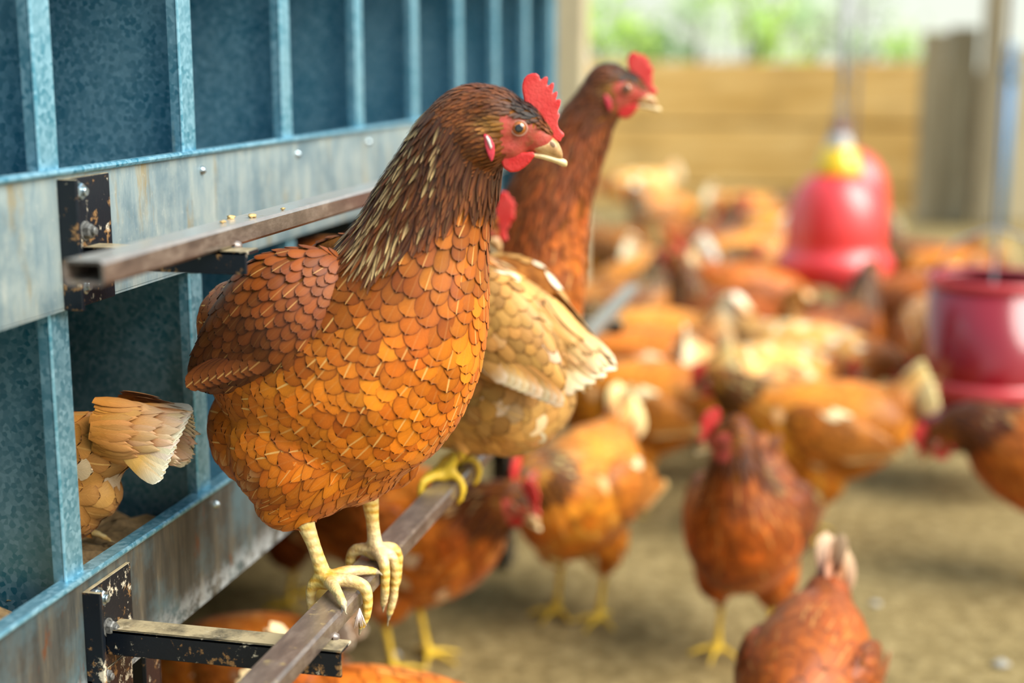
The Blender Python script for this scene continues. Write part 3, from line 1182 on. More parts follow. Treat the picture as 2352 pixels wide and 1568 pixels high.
        wn_.add(feather_arrays(Pw, Nw, fw, L, (0.0098 + 0.003 * aft) * den ** 0.8, 'round', vane_colour(base, base * 0.9, n, 0.26, rng, np.where(rng.random(n) < 0.15, 0.6, 0.06)), wb, 0.0024, 0.0008, 0.08, rng=rng))
        # long quills folded along the lower rear edge
        nq = 9
        q0 = np.array(c)[None] + ax[None] * (np.linspace(0.15, -0.55, nq) * r[0])[:, None] + np.array([0, s * r[1] * 0.62, 0])[None] + np.array([-sn, 0, cs])[None] * (np.linspace(-0.40, -0.02, nq) * r[2])[:, None]
        qn = np.broadcast_to(np.array([0.0, s, 0.15]) / np.linalg.norm([0, 1, 0.15]), (nq, 3))
        qb = np.array(pal['wing'])[None] * (0.75 + 0.3 * rng.random((nq, 1)))
        if white:
            qb = qb * 0.95
        wn_.add(feather_arrays(q0, qn.copy(), np.broadcast_to(-ax + np.array([0, 0, -0.10]), (nq, 3)).copy(), r[0] * (0.45 if fine == 2 else 0.68), 0.017, 'blade', vane_colour(qb, np.array(pal['tip'])[None] * 0.9 * np.ones((nq, 1)), nq, 0.15, rng, 0.5, tip_from=0.75), None, 0.004, 0.0, 0.1, 0.1, -0.05, rng))
        wn_.build('wing', root, (wv, wt), 'down')
    # ---- tail: root point, direction (x, z), length, vane width, count
    if tail:
        c, d, ln, wd, cnt, spread = tail
        d = np.array([d[0], 0, d[1]]) / math.hypot(*d)
        up_ = np.array([-d[2], 0, d[0]])
        if up_[2] < 0:
            up_ = -up_
        tn = Vanes()
        for s in (-1, 1):
            q = np.linspace(0, 1, cnt)
            dirs = d[None] + up_[None] * ((q - 0.5) * spread)[:, None] + np.array([0, s, 0])[None] * (0.05 + 0.30 * (1 - q))[:, None]
            nn = np.array([0, s, 0])[None] * (0.55 + 0.45 * (1 - q))[:, None] + up_[None] * (0.25 + 0.6 * q)[:, None]
            nn /= np.linalg.norm(nn, axis=1, keepdims=True)
            P0 = np.array(c)[None] + up_[None] * ((q - 0.5) * 0.030)[:, None] + np.array([0, s, 0])[None] * (0.004 + 0.014 * (1 - q))[:, None]
            base = np.array(pal['tail'])[None] * (0.8 + 0.4 * rng.random((cnt, 1)))
            tn.add(feather_arrays(P0, nn, dirs, ln * (0.85 + 0.2 * q), wd, 'blade', vane_colour(base, np.array(pal['tip'])[None] * np.ones((cnt, 1)), cnt, 0.12, rng, 0.5, tip_from=0.45), None, 0.004, 0.002, 0.22, 0.12, -0.06, rng))
            # coverts: three shingled rows lapping over the tail root
            m = 26 if fine else 8
            for lv, off in ((0.55, 0.006), (0.25, 0.011), (-0.05, 0.016)):
                qq = (np.arange(m) + rng.random(m)) / m
                P1 = np.array(c)[None] + d[None] * (ln * (lv - 0.35 + 0.12 * rng.random((m, 1)))) + up_[None] * ((qq - 0.5) * (0.050 - 0.012 * lv))[:, None] + np.array([0, s, 0])[None] * (off + 0.012 * np.sin(qq * PI))[:, None]
                n1 = np.array([0, s, 0])[None] * (0.35 + np.sin(qq * PI))[:, None] + up_[None] * ((qq - 0.4) * 1.5)[:, None]
                n1 /= np.linalg.norm(n1, axis=1, keepdims=True)
                d1 = d[None] + up_[None] * ((qq - 0.5) * spread * 0.9)[:, None] + 0.10 * rng.normal(size=(m, 3))
                b1 = np.array(pal['back'])[None] * (0.85 + 0.3 * rng.random((m, 1)))
                tn.add(feather_arrays(P1, n1, d1, ln * (0.62 + 0.2 * rng.random(m)), wd * (0.50 + 0.15 * rng.random(m)), 'point' if fine else 'round', vane_colour(b1, b1 * (0.90 - 0.90 * max(0, lv)) + np.array(pal['tip'])[None] * (0.10 + 0.90 * max(0, lv)), m, 0.10, rng, 0.3, tip_from=0.25), None, 0.0025, 0.001, 0.2, 0.25, -0.12, rng))
        tn.build('tail', root)
    return root


def tint(root, c):
    for o in root.children:
        if o.name.split('.')[0] in ('body', 'plumage', 'wing', 'tail', 'head_feathers', 'neck_hackle', 'body_feathers'):
            o.color = (*c, 1)


class Frame:
    """turns lines of sight into the hen's own upright mid-plane"""
    def __init__(self, loc, rz):
        self.o = np.array(loc, float)
        self.h = np.array([math.cos(rz), math.sin(rz), 0])
        self.n = np.array([-self.h[1], self.h[0], 0])

    def xz(self, px, py):
        d = sight(px, py)
        t_ = ((self.o - _C) @ self.n) / (d @ self.n)
        p = _C + d * t_ - self.o
        return float(p @ self.h), float(p[2]), t_

    def s(self, px, py, pr, y=0.0):
        x, z, t_ = self.xz(px, py)
        return (x, z, pr * t_ / FPX, y)


# ================================================================== the setting
# ground, as a gently uneven sheet
nx, ny = 90, 130
gx = np.linspace(-3.2, 3.6, nx)
gy = np.linspace(-0.6, 9.2, ny)
gz = 0.006 * np.sin(gx[:, None] * 5.1 + 1.3 * np.sin(gy[None] * 2.7)) * np.sin(gy[None] * 3.7 + gx[:, None]) - 0.004
V = [(x, y, gz[i, j]) for i, x in enumerate(gx) for j, y in enumerate(gy)]
Fq = [(i * ny + j, (i + 1) * ny + j, (i + 1) * ny + j + 1, i * ny + j + 1) for i in range(nx - 1) for j in range(ny - 1)]
g = mesh_obj('floor', V, Fq, M['ground'])
tag(g, 'trodden sandy ground of the hen yard', 'ground', kind='structure')

# raised earth bed behind the sleeper wall
b = MB().box((-6, 9.06, -0.02), (6, 16, 0.80)).build('earth_bed', M['soil'])
tag(b, 'raised earth bed behind the sleeper wall', 'ground', kind='structure')

# retaining wall of sleepers
w = empty('wall_back', (0, 8.9, 0))
tag(w, 'low wall of tan timber sleepers closing the yard at the back', 'wall', kind='structure')
for z0, z1 in ((0.0, 0.108), (0.124, 0.49), (0.507, 0.872)):
    MB().box((-3.4, 0.0, z0), (0.50, 0.15, z1)).build('sleeper', M['sleeper'], w, bevel=0.008)

# grey boards and tall post at the right end of the sleeper wall
f = empty('board_fence', (0.5, 8.2, 0))
tag(f, 'short run of upright weathered grey boards at right end of sleeper wall', 'fence')
for x0, x1, z1 in ((-0.09, 0.045, 1.035), (0.05, 0.205, 1.06)):
    MB().box((x0, 0, 0), (x1, 0.05, z1)).build('board', M['grey_board'], f, bevel=0.004)
p = MB().box((-0.055, -0.06, 0), (0.055, 0.06, 2.2)).build('timber_post', M['grey_board'], bevel=0.006)
p.location = (0.775, 8.14, 0)
tag(p, 'tall weathered grey timber post beside the blue pipe', 'post')
f = empty('timber_fence', (1.7, 8.35, 0))
tag(f, 'pale tan board fence at the right edge, beyond the blue pipe', 'fence')
for k in range(7):
    MB().box((-0.84 + k * 0.24, 0, 0), (-0.605 + k * 0.24, 0.03, 0.945 + 0.008 * (k % 2))).build('board', M['pale_board'], f, bevel=0.003)
bp = empty('blue_water_pipe', (0.845, 7.96, 0))
tag(bp, 'blue plastic pipe standing upright in front of tall grey post', 'pipe')
MB().tube([(0, 0, 0), (0, 0, 0.80)], 0.026, 14).build('pipe', M['blue_pipe'], bp, smooth=True)
MB().tube([(0, 0, 0.78), (0, 0, 0.86)], 0.034, 14).build('coupling', M['blue_pipe'], bp, smooth=True)
MB().tube([(0, 0, 0.84), (0, 0, 0.97)], 0.022, 14).build('riser', M['blue_pipe'], bp, smooth=True)

# pale post at the far end of the nest boxes
c0 = at_plane(1308, 300, 1, 4.0)
p = MB().box((-0.047, -0.045, 0), (0.047, 0.045, 1.9)).build('timber_post', M['pale_board'], bevel=0.005)
p.location = (c0[0], 4.0, 0)
tag(p, 'pale timber post at the far end of the nest boxes', 'post')

# dark boards behind the nest boxes
wl = MB().box((-1.36, -0.6, 0), (-1.30, 3.3, 2.0)).build('wall_left', M['dark_board'])
tag(wl, 'dark boarded wall behind the nest boxes', 'wall', kind='structure')

# ------------------------------------------------------------------ nest boxes
BX = -0.55                      # plane of the openings
bank = empty('nest_box_bank', (BX, 1.5, 0))
tag(bank, 'galvanised steel bank of nest boxes in tiers along the left side', 'nest box')
OFF = Vector((BX, 1.5, 0))


def bpart(mb, name, mat, parent=bank, bevel=0.0, smooth=False):
    mb.V = [tuple(Vector(v) - OFF) for v in mb.V]
    return mb.build(name, mat, parent, smooth, bevel)


Y0, Y1 = 0.0, 2.765
DIV = [0.932 + 0.2275 * k for k in range(-3, 9)]
TIERS = ((0.40, 0.71), (0.705, 1.015))
for z0, z1 in TIERS:
    for y in DIV:
        m = MB()
        m.box((-1.10, y - 0.0008, z0), (BX - 0.001, y + 0.0008, z1))                      # sheet
        m.box((BX - 0.0015, y - 0.0235, z0), (BX, y + 0.0008, z1))                        # front lip
        m.box((BX - 0.010, y - 0.0245, z0), (BX, y - 0.0230, z1))                         # lip return
        m.tube([(BX - 0.0008, y - 0.0235, z0), (BX - 0.0008, y - 0.0235, z1)], 0.0016, 8)   # folded edge
        bpart(m, 'divider', M['galv'])
for z0, z1, mt in ((0.397, 0.498, 'rail_low'), (0.702, 0.803, 'rail'), (1.007, 1.108, 'rail')):
    m = MB()
    m.box((BX + 0.0035, Y0, z0 + 0.002), (BX + 0.005, Y1, z1))
    m.box((BX - 0.012, Y0, z0), (BX + 0.005, Y1, z0 + 0.0016))
    fr = bpart(m, 'front_rail', M[mt])
    m = MB()
    m.box((BX - 0.006, Y0, z1 - 0.0025), (BX + 0.007, Y1, z1 + 0.0005))
    m.tube([(BX + 0.007, Y0, z1 - 0.0010), (BX + 0.007, Y1, z1 - 0.0010)], 0.0026, 10)
    bpart(m, 'rail_lip', M['galv'], fr)
for z in (0.405, 0.715):
    bpart(MB().box((-1.10, Y0, z), (BX - 0.001, Y1, z + 0.002)), 'floor_panel', M['galv'])
bpart(MB().box((-1.102, Y0, 0.40), (-1.10, Y1, 1.2)), 'back_panel', M['galv'])
bpart(MB().box((-1.10, Y1, 0.40), (BX + 0.004, Y1 + 0.002, 1.12)), 'end_panel', M['galv'])
m = MB().box((-1.14, Y0 - 0.02, 1.200), (BX + 0.03, Y1 + 0.03, 1.203))
bpart(m, 'roof_panel', M['galv'])
bpart(MB().box((BX - 0.002, Y0, 1.10), (BX + 0.002, Y1, 1.2)), 'fascia', M['galv'])
for y in DIV[3:]:
    for z in (0.786, 0.481):
        m = MB().lathe([(0.0001, 0.0042), (0.0020, 0.0036), (0.0036, 0.0018), (0.0042, 0.0)], (BX + 0.005, y, z), 14, 'x')
        bpart(m, 'rivet', M['zinc_bolt'], smooth=True)
for y in (1.035, 2.34):
    m = MB()
    m.box((BX - 0.004, y - 0.013, 0), (BX + 0.0, y + 0.013, 0.40))
    m.box((BX - 0.028, y + 0.011, 0), (BX + 0.0, y + 0.014, 0.40))
    bpart(m, 'leg', M['black'], bevel=0.0006)
bpart(MB().box((-1.08, 1.03, 0), (-1.05, 1.06, 0.40)), 'leg', M['black'])
bpart(MB().box((-1.08, 2.33, 0), (-1.05, 2.36, 0.40)), 'leg', M['black'])


def hexnut(c, r, t):
    m = MB()
    V = []
    for x, rr in ((0, r), (t * 0.8, r), (t, r * 0.86)):
        for k in range(6):
            a = PI / 6 + k * PI / 3
            V.append((c[0] + x, c[1] + rr * math.cos(a), c[2] + rr * math.sin(a)))
    F = [tuple(range(12, 18))]
    for i in range(2):
        for k in range(6):
            k2 = (k + 1) % 6
            F.append((i * 6 + k, i * 6 + k2, (i + 1) * 6 + k2, (i + 1) * 6 + k))
    m.add(V, F)
    m.lathe([(0.0001, t * 1.45), (r * 0.45, t * 1.45), (r * 0.52, t * 1.35), (r * 0.52, t * 0.9)], c, 14, 'x')
    m.lathe([(r * 1.0, t * 0.16), (r * 1.28, t * 0.14), (r * 1.3, 0)], c, 20, 'x')
    return m


# ------------------------------------------------------------------ perches
def perch(name, label, y0, y1, xr, ztop, zarm, plate_z, brackets, bolts, low):
    xl, h = xr - 0.0275, 0.0158
    root = empty(name, ((xl + xr) / 2, y0, ztop))
    tag(root, label, 'perch', 'square tube perches on the nest boxes')
    O = root.location.copy()

    def part(m, nm, mat, parent=root, bevel=0.0, smooth=False):
        m.V = [tuple(Vector(v) - O) for v in m.V]
        return m.build(nm, mat, parent, smooth, bevel)
    # hollow square tube, its open end towards the viewer
    n = 14
    ys = np.linspace(y0, y1, n)
    m = MB()
    wt = 0.0024

    def ringv(y, ins):
        c = 0.0022 if ins == 0 else 0.001
        a, b_, z0, z1 = xl + ins, xr - ins, ztop - h + ins, ztop - ins
        return [(a + c, y, z0), (b_ - c, y, z0), (b_, y, z0 + c), (b_, y, z1 - c), (b_ - c, y, z1), (a + c, y, z1), (a, y, z1 - c), (a, y, z0 + c)]
    rings = [ringv(y0 + 0.06, wt), ringv(y0 + 0.001, wt)] + [ringv(y, 0) for y in ys]
    V = [v for r in rings for v in r]
    F = []
    for i in range(len(rings) - 1):
        for k in range(8):
            k2 = (k + 1) % 8
            F.append((i * 8 + k, i * 8 + k2, (i + 1) * 8 + k2, (i + 1) * 8 + k))
    F.append(tuple(range(8)))
    F.append(tuple((len(rings) - 1) * 8 + k for k in range(8)))
    m.add(V, F)
    part(m, 'perch_bar', M['perch' if low else 'dusty_sheen_perch'])
    for yb in brackets:
        m = MB()
        z0, z1 = plate_z
        m.box((BX + 0.005, yb - 0.034, z0), (BX + 0.009, yb + 0.033, z1))                      # plate on the rail
        m.box((BX + 0.005, yb - 0.036, z0), (BX + 0.020, yb - 0.032, z1))                      # its near flange
        if low:
            m.box((BX + 0.005, yb - 0.036, 0.0), (BX + 0.010, yb + 0.026, z0 + 0.01))          # carried down as a leg
        za = ztop - h
        tipx = xr + (0.013 if low else 0.017)
        m.box((BX + 0.009, yb - 0.012, za - 0.0035), (tipx, yb + 0.012, za - 0.0005))          # angle iron: top leg
        m.box((BX + 0.009, yb - 0.012, zarm), (tipx, yb - 0.009, za - 0.0005))                 # angle iron: front leg
        br = part(m, 'bracket', M['black'], bevel=0.0008)
        for dy, z, fouled in bolts:
            part(hexnut((BX + 0.009, yb + dy, z), 0.0062 if not fouled else 0.0058, 0.0062), 'bolt', M['fouled_bolt' if fouled else 'zinc_bolt'], br)
        part(MB().lathe([(0.0001, 0.004), (0.003, 0.003), (0.0045, 0)], (xr, yb + 0.012, za), 10, 'x'), 'weld_bead', M['perch'], br, smooth=True)
    return root


perch('perch', 'lower square tube perch, with hens standing on it', 0.62, 2.66, -0.361, 0.463, 0.426, (0.405, 0.486), (0.956, 2.36), ((-0.020, 0.476, 0), (-0.008, 0.447, 1), (-0.020, 0.412, 1)), True)
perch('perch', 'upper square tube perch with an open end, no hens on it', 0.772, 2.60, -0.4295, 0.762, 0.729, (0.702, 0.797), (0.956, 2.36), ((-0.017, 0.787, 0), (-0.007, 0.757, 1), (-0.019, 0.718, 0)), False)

# crumbs of litter lying on the upper perch, and fouling by the lower one
for i, (px, py) in enumerate(((530, 500), (580, 497), (512, 510), (650, 480))):
    q = at_plane(px, py, 2, 0.763)
    v, fc = ico(2)
    v = v * np.array([0.0030, 0.0042, 0.0018]) * (1 + 0.35 * RNG.normal(size=(len(v), 1))) * (1.0 if i < 2 else 0.6)
    o = mesh_obj('litter_crumb', v, fc, M['straw'])
    o.location = (min(-0.434, max(-0.452, q[0])), q[1], 0.7632)
    tag(o, 'crumb of dry litter lying on top of the upper perch', 'crumb', 'litter crumbs on the upper perch')

# litter in the nests: a rough bed per compartment
def litter_bed(y, z, label, hgt=0.045):
    v = []
    nxx, nyy = 34, 18
    x = np.linspace(-1.05, BX - 0.006, nxx)
    yy = np.linspace(y + 0.004, y + 0.2275 - 0.026, nyy)
    zz = z + hgt * (0.75 + 0.35 * RNG.random((nxx, nyy)))
    V = [(x[i], yy[j], zz[i, j]) for i in range(nxx) for j in range(nyy)]
    F = [(i * nyy + j, (i + 1) * nyy + j, (i + 1) * nyy + j + 1, i * nyy + j + 1) for i in range(nxx - 1) for j in range(nyy - 1)]
    m = MB()
    m.add(V, F)
    # chips lying on it
    for k in range(220):
        i, j = RNG.integers(0, nxx), RNG.integers(0, nyy)
        c = Vector((x[i], yy[j], zz[i, j] + 0.001))
        a = RNG.random() * 2 * PI
        d = Vector((math.cos(a), math.sin(a), 0.4 * (RNG.random() - 0.5))) * 0.006
        s_ = Vector((-math.sin(a), math.cos(a), 0)) * 0.002
        m.add([c - d - s_, c + d - s_, c + d + s_, c - d + s_, c + Vector((0, 0, 0.002))], [(0, 1, 4), (1, 2, 4), (2, 3, 4), (3, 0, 4)])
    o = m.build('nesting_litter', M['litter'])
    tag(o, label, 'litter', kind='stuff')


litter_bed(DIV[3], 0.43, 'brown litter bedding under the hen in the lower nest')
litter_bed(DIV[2], 0.43, 'brown litter bedding in the nearest lower nest', 0.05)

# ------------------------------------------------------------------ hanging drinker and feeder
dx, dy_ = at_plane(1921, 480, 1, 4.25)[:2]
dr = empty('bell_drinker', (dx, dy_, 0.285))
tag(dr, 'red bell drinker with yellow collar hanging above the hens', 'drinker')
m = MB().lathe([(0.150, -0.012), (0.168, -0.004), (0.171, 0.006), (0.166, 0.030), (0.158, 0.042), (0.147, 0.052), (0.144, 0.075), (0.146, 0.095), (0.143, 0.135), (0.137, 0.170), (0.126, 0.205), (0.108, 0.238), (0.082, 0.264), (0.064, 0.274)], n=56)
m.build('bell', M['red_plastic'], dr, smooth=True)
m = MB().lathe([(0.150, -0.012), (0.160, -0.030), (0.145, -0.040), (0.02, -0.030), (0.0001, -0.03)], n=56)
m.build('drip_trough', M['red_plastic'], dr, smooth=True)
m = MB().lathe([(0.064, 0.272), (0.067, 0.276), (0.066, 0.300), (0.058, 0.312), (0.054, 0.338), (0.040, 0.352), (0.0001, 0.354)], n=40)
m.build('collar', M['yellow_plastic'], dr, smooth=True)
m = MB().lathe([(0.040, 0.350), (0.036, 0.375), (0.022, 0.392), (0.0001, 0.394)], n=32)
m.build('valve_cap', M['clear_grey_plastic'], dr, smooth=True)
MB().tube([(0, 0, 0.39), (0, 0, 0.42)], 0.020, 14).build('hose_fitting', M['maroon_plastic'], dr, smooth=True)
MB().tube([(0, 0, 0.415), (0.004, 0.002, 0.55), (-0.003, 0, 0.75), (0, 0, 1.6)], 0.011, 10).build('supply_hose', M['grey_hose'], dr, smooth=True)
for k in range(3):
    a = 2 * PI * k / 3 + 0.5
    MB().tube([(0.045 * math.cos(a), 0.045 * math.sin(a), 0.345), (0, 0, 0.52)], 0.0025, 6).build('cord', M['grey_hose'], dr)

# second drinker further back, half hidden
d2 = empty('bell_drinker', (0.05, 5.95, 0.235))
tag(d2, 'second red drinker further back, mostly hidden behind the nearer one', 'drinker')
MB().lathe([(0.150, -0.03), (0.171, 0.006), (0.158, 0.042), (0.146, 0.07), (0.143, 0.135), (0.126, 0.205), (0.082, 0.264), (0.04, 0.29), (0.0001, 0.294)], n=40).build('bell', M['red_plastic'], d2, smooth=True)
MB().tube([(0, 0, 0.29), (0, 0, 1.6)], 0.009, 8).build('supply_hose', M['grey_hose'], d2, smooth=True)

fx = at_plane(2278, 700, 1, 3.02)
fd = empty('tube_feeder', (fx[0], 3.02, 0.10))
tag(fd, 'crimson plastic tube feeder at the right edge, a hen eating below it', 'feeder')
R_ = 0.128
m = MB().lathe([(R_ * 0.93, 0.335), (R_, 0.335), (R_ * 1.0, 0.10), (R_ * 0.97, 0.085), (R_ * 0.90, 0.085)], n=56)
m.build('tube', M['crimson_plastic'], fd, smooth=True)
MB().lathe([(R_ * 0.95, 0.348), (R_ * 1.01, 0.352), (R_ * 1.035, 0.345), (R_ * 1.02, 0.333), (R_ * 0.95, 0.331)], n=56).build('top_rim', M['crimson_rim'], fd, smooth=True)
MB().lathe([(R_ * 1.0, 0.142), (R_ * 1.03, 0.140), (R_ * 1.03, 0.116), (R_ * 1.0, 0.113)], n=56).build('lower_band', M['crimson_rim'], fd, smooth=True)
MB().lathe([(R_ * 0.3, 0.02), (R_ * 1.12, 0.018), (R_ * 1.18, 0.070), (R_ * 1.15, 0.070), (R_ * 1.08, 0.03), (R_ * 0.3, 0.06)], n=56).build('tray', M['crimson_plastic'], fd, smooth=True)
MB().tube([(-R_, 0, 0.335), (-R_ * 0.6, 0, 0.42), (0, 0, 0.45), (R_ * 0.6, 0, 0.42), (R_, 0, 0.335)], 0.003, 8).build('bail', M['grey_hose'], fd, smooth=True)
MB().tube([(0, 0, 0.45), (0, 0, 1.7)], 0.0025, 6).build('hanging_cord', M['grey_hose'], fd)
MB().tube([(0, 0, 0.018), (0, 0, 0.45)], 0.004, 6).build('centre_rod', M['grey_hose'], fd)


# ------------------------------------------------------------------ shrubs beyond the wall
def shrub(x, y, z, w, h, mat, n, size, label, seed, stems=4):
    rng = np.random.default_rng(seed)
    root = empty('shrub', (x, y, z))
    tag(root, label, 'shrub', 'shrubs growing beyond the sleeper wall')
    clumps = rng.normal(size=(14, 3)) * np.array([w * 0.34, w * 0.25, h * 0.24]) + np.array([0, 0, h * 0.55])
    c = clumps[rng.integers(0, 14, n)] + rng.normal(size=(n, 3)) * np.array([w, w * 0.8, h]) * 0.11
    c[:, 2] = np.clip(c[:, 2], 0.02, None)
    d = rng.normal(size=(n, 3)) + np.array([0, 0, 0.3])
    d /= np.linalg.norm(d, axis=1, keepdims=True)
    sd = np.cross(d, rng.normal(size=(n, 3)))
    sd /= np.linalg.norm(sd, axis=1, keepdims=True)
    L = size * (0.7 + 0.6 * rng.random((n, 1)))
    up = np.cross(sd, d)
    V = np.stack([c, c + d * L * 0.5 + sd * L * 0.24 + up * L * 0.05, c + d * L, c + d * L * 0.5 - sd * L * 0.24 + up * L * 0.05], 1).reshape(-1, 3)
    F = (np.array([[0, 1, 2], [0, 2, 3]])[None] + (np.arange(n) * 4)[:, None, None]).reshape(-1, 3)
    o = mesh_obj('foliage', V, F, M[mat], root)
    tc = np.repeat(0.6 + 0.6 * rng.random((n, 1)), 4, axis=0)
    ca = o.data.color_attributes.new('fcol', 'FLOAT_COLOR', 'POINT')
    ca.data.foreach_set('color', np.concatenate([tc, tc, tc, np.ones_like(tc)], 1).astype(np.float32).ravel())
    m = MB()
    for k in range(stems):
        e_ = clumps[k]
        m.tube([(0.03 * k - 0.05, 0, -0.01), (e_[0] * 0.5, e_[1] * 0.5, e_[2] * 0.6), tuple(e_)], [0.014, 0.010, 0.005], 7)
    m.build('stem', M['bark'], root, smooth=True)


def shx(px, y):
    return float(at_plane(px, 100, 1, y)[0])


for i, (px, y, w_, h_, mt, n, s_, lb) in enumerate((
        (1390, 9.55, 0.55, 0.62, 'leaf_lime', 340, 0.085, 'yellow-green shrub behind the wall, next to the pale post'),
        (1500, 10.15, 0.34, 0.34, 'leaf_deep', 380, 0.07, 'small dark green shrub low behind the wall, above the second hen'),
        (1600, 11.1, 0.60, 0.70, 'leaf_pale', 300, 0.09, 'pale grey-green shrub behind the middle of the wall'),
        (1740, 9.6, 0.46, 0.75, 'leaf_lime', 340, 0.085, 'bright lime shrub behind the wall, left of the hanging hose'),
        (1850, 10.6, 0.42, 0.60, 'leaf_pale', 260, 0.085, 'pale leafy shrub behind the wall, at left of the hanging hose'),
        (1990, 11.4, 0.60, 0.46, 'leaf_pale', 240, 0.09, 'pale spreading shrub behind the wall, right of the hanging hose'),
        (2080, 9.6, 0.26, 0.30, 'leaf_lime', 180, 0.06, 'low yellowish shrub by the top of the grey boards'),
        (1380, 12.5, 1.4, 1.6, 'leaf_pale', 380, 0.12, 'tall pale shrub far behind the pale post'),
        (1700, 15.0, 1.6, 1.5, 'leaf_pale', 240, 0.12, 'tall green shrub far behind the middle of the wall'),
        (1960, 13.2, 1.2, 1.5, 'leaf_pale', 240, 0.12, 'tall pale shrub far behind the hanging hose'))):
    shrub(shx(px, y), y, 0.79, w_, h_, mt, n, s_, lb, 40 + i)

# grit, droppings and stray down on the ground
for i, (px, py, r) in enumerate(((905, 1508, 0.011), (1162, 1232, 0.010), (2010, 1390, 0.009), (2300, 1530, 0.012))):
    q = at_plane(px, py, 2, 0.0)
    v, fc = ico(2)
    rr = np.random.default_rng(i)
    v = v * np.array([r, r * 0.75, r * 0.5]) * (1 + 0.15 * rr.normal(size=(len(v), 1)))
    o = mesh_obj('pebble', v, fc, M['pebble'])
    o.location = (q[0], q[1], r * 0.3)
    tag(o, 'pale pebble lying on the sandy ground among the hens', 'pebble', 'pale pebbles on the ground')
# ================================================================== the hens
PX, PZ = -0.3748, 0.463       # middle and top of the lower perch


def standing_legs(w, x, z_hip, mode, fwd=(1, 0, 0), hock=(-0.012, 0.075), r=0.0052, toe=0.052, step=0.003, foot_dx=0.0, perch=0.0135):
    out = []
    for s in (-1, 1):
        out.append(dict(hip=(x - 0.002, s * w, z_hip), hock=(x + hock[0], s * w, hock[1]), foot=(x + foot_dx, s * w, 0.0), r=r, fwd=fwd, mode=mode, side=s, toe=toe, step=step, perch=perch))
    return out


# ---- the hen in focus
LOC = (PX, 1.062, PZ)
RZ = math.radians(-7)
fr = Frame(LOC, RZ)
ex, ez, et = fr.xz(1189, 292)
head = ((ex + 0.001, 0.0, ez), math.radians(20), math.radians(-3))
spine = [fr.s(560, 748, 105), fr.s(640, 800, 180), fr.s(730, 865, 232), fr.s(810, 865, 252), fr.s(880, 790, 232), fr.s(928, 690, 196), fr.s(962, 590, 160),
         fr.s(990, 500, 138), fr.s(1022, 420, 122), fr.s(1052, 345, 108), fr.s(1082, 290, 92), fr.s(1120, 268, 70)]
ext = []
for px, py, r_, y_, ys in ((620, 985, 138, 0.0, 1.0), (720, 1010, 165, -0.022, 0.85), (720, 1010, 165, 0.022, 0.85), (705, 1115, 72, -0.036, 0.8), (850, 1075, 75, 0.036, 0.8), (790, 1000, 160, 0, 1.0)):
    x_, z_, q_, _ = fr.s(px, py, r_)
    ext.append(((x_, y_, z_), (q_, q_ * ys, q_), 0))
wx_, wz_, _t = fr.xz(665, 735)
lx0, lz0, _ = fr.xz(740, 1180)
feet = dict(step=0.0020, toe=0.056, r=0.0066, mode='perch', perch=0.0135)
cz, sz = math.cos(-RZ), math.sin(-RZ)


def loc2(wx, wy, wz):          # a place on the perch in the hen's frame
    d = Vector((wx - LOC[0], wy - LOC[1], wz - LOC[2]))
    return (d.x * cz - d.y * sz, d.x * sz + d.y * cz, d.z)


fR, fL = loc2(PX - 0.015, 1.026, PZ), loc2(PX + 0.004, 1.098, PZ)
hR, hL = loc2(*at_plane(700, 1188, 1, 1.026)), loc2(*at_plane(849, 1138, 1, 1.098))
fw = (cz, sz, 0)
legs = [dict(hip=(hR[0] + 0.002, hR[1], hR[2] + 0.03), hock=hR, foot=fR, fwd=fw, side=-1, off=-0.015, **feet),
        dict(hip=(hL[0] - 0.004, hL[1], hL[2] + 0.03), hock=hL, foot=fL, fwd=fw, side=1, off=0.004, **feet)]
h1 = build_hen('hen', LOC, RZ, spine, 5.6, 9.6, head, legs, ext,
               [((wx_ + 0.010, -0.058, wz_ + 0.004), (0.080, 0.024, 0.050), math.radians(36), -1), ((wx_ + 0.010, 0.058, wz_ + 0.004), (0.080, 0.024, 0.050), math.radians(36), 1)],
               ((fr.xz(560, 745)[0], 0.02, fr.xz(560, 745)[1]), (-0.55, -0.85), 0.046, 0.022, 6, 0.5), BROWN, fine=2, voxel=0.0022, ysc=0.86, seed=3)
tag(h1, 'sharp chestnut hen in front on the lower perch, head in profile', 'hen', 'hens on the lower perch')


# a wisp of white down caught on its front toe
q = at_plane(826, 1408, 0, PX + 0.022)
m = MB()
for k in range(16):
    a, r_ = k * 2.4, 0.002 + 0.004 * RNG.random()
    m.tube([(0, 0, 0.004), (r_ * 0.5 * math.cos(a), r_ * 0.5 * math.sin(a), -0.003), (r_ * math.cos(a), r_ * math.sin(a), -0.006 - 0.006 * RNG.random())], [0.0005, 0.0005, 0.0002], 5)
o = m.build('down_feather', M['ear_skin'], smooth=True)
o.location = q
tag(o, 'wisp of white down caught on the front toe of the front hen', 'feather')

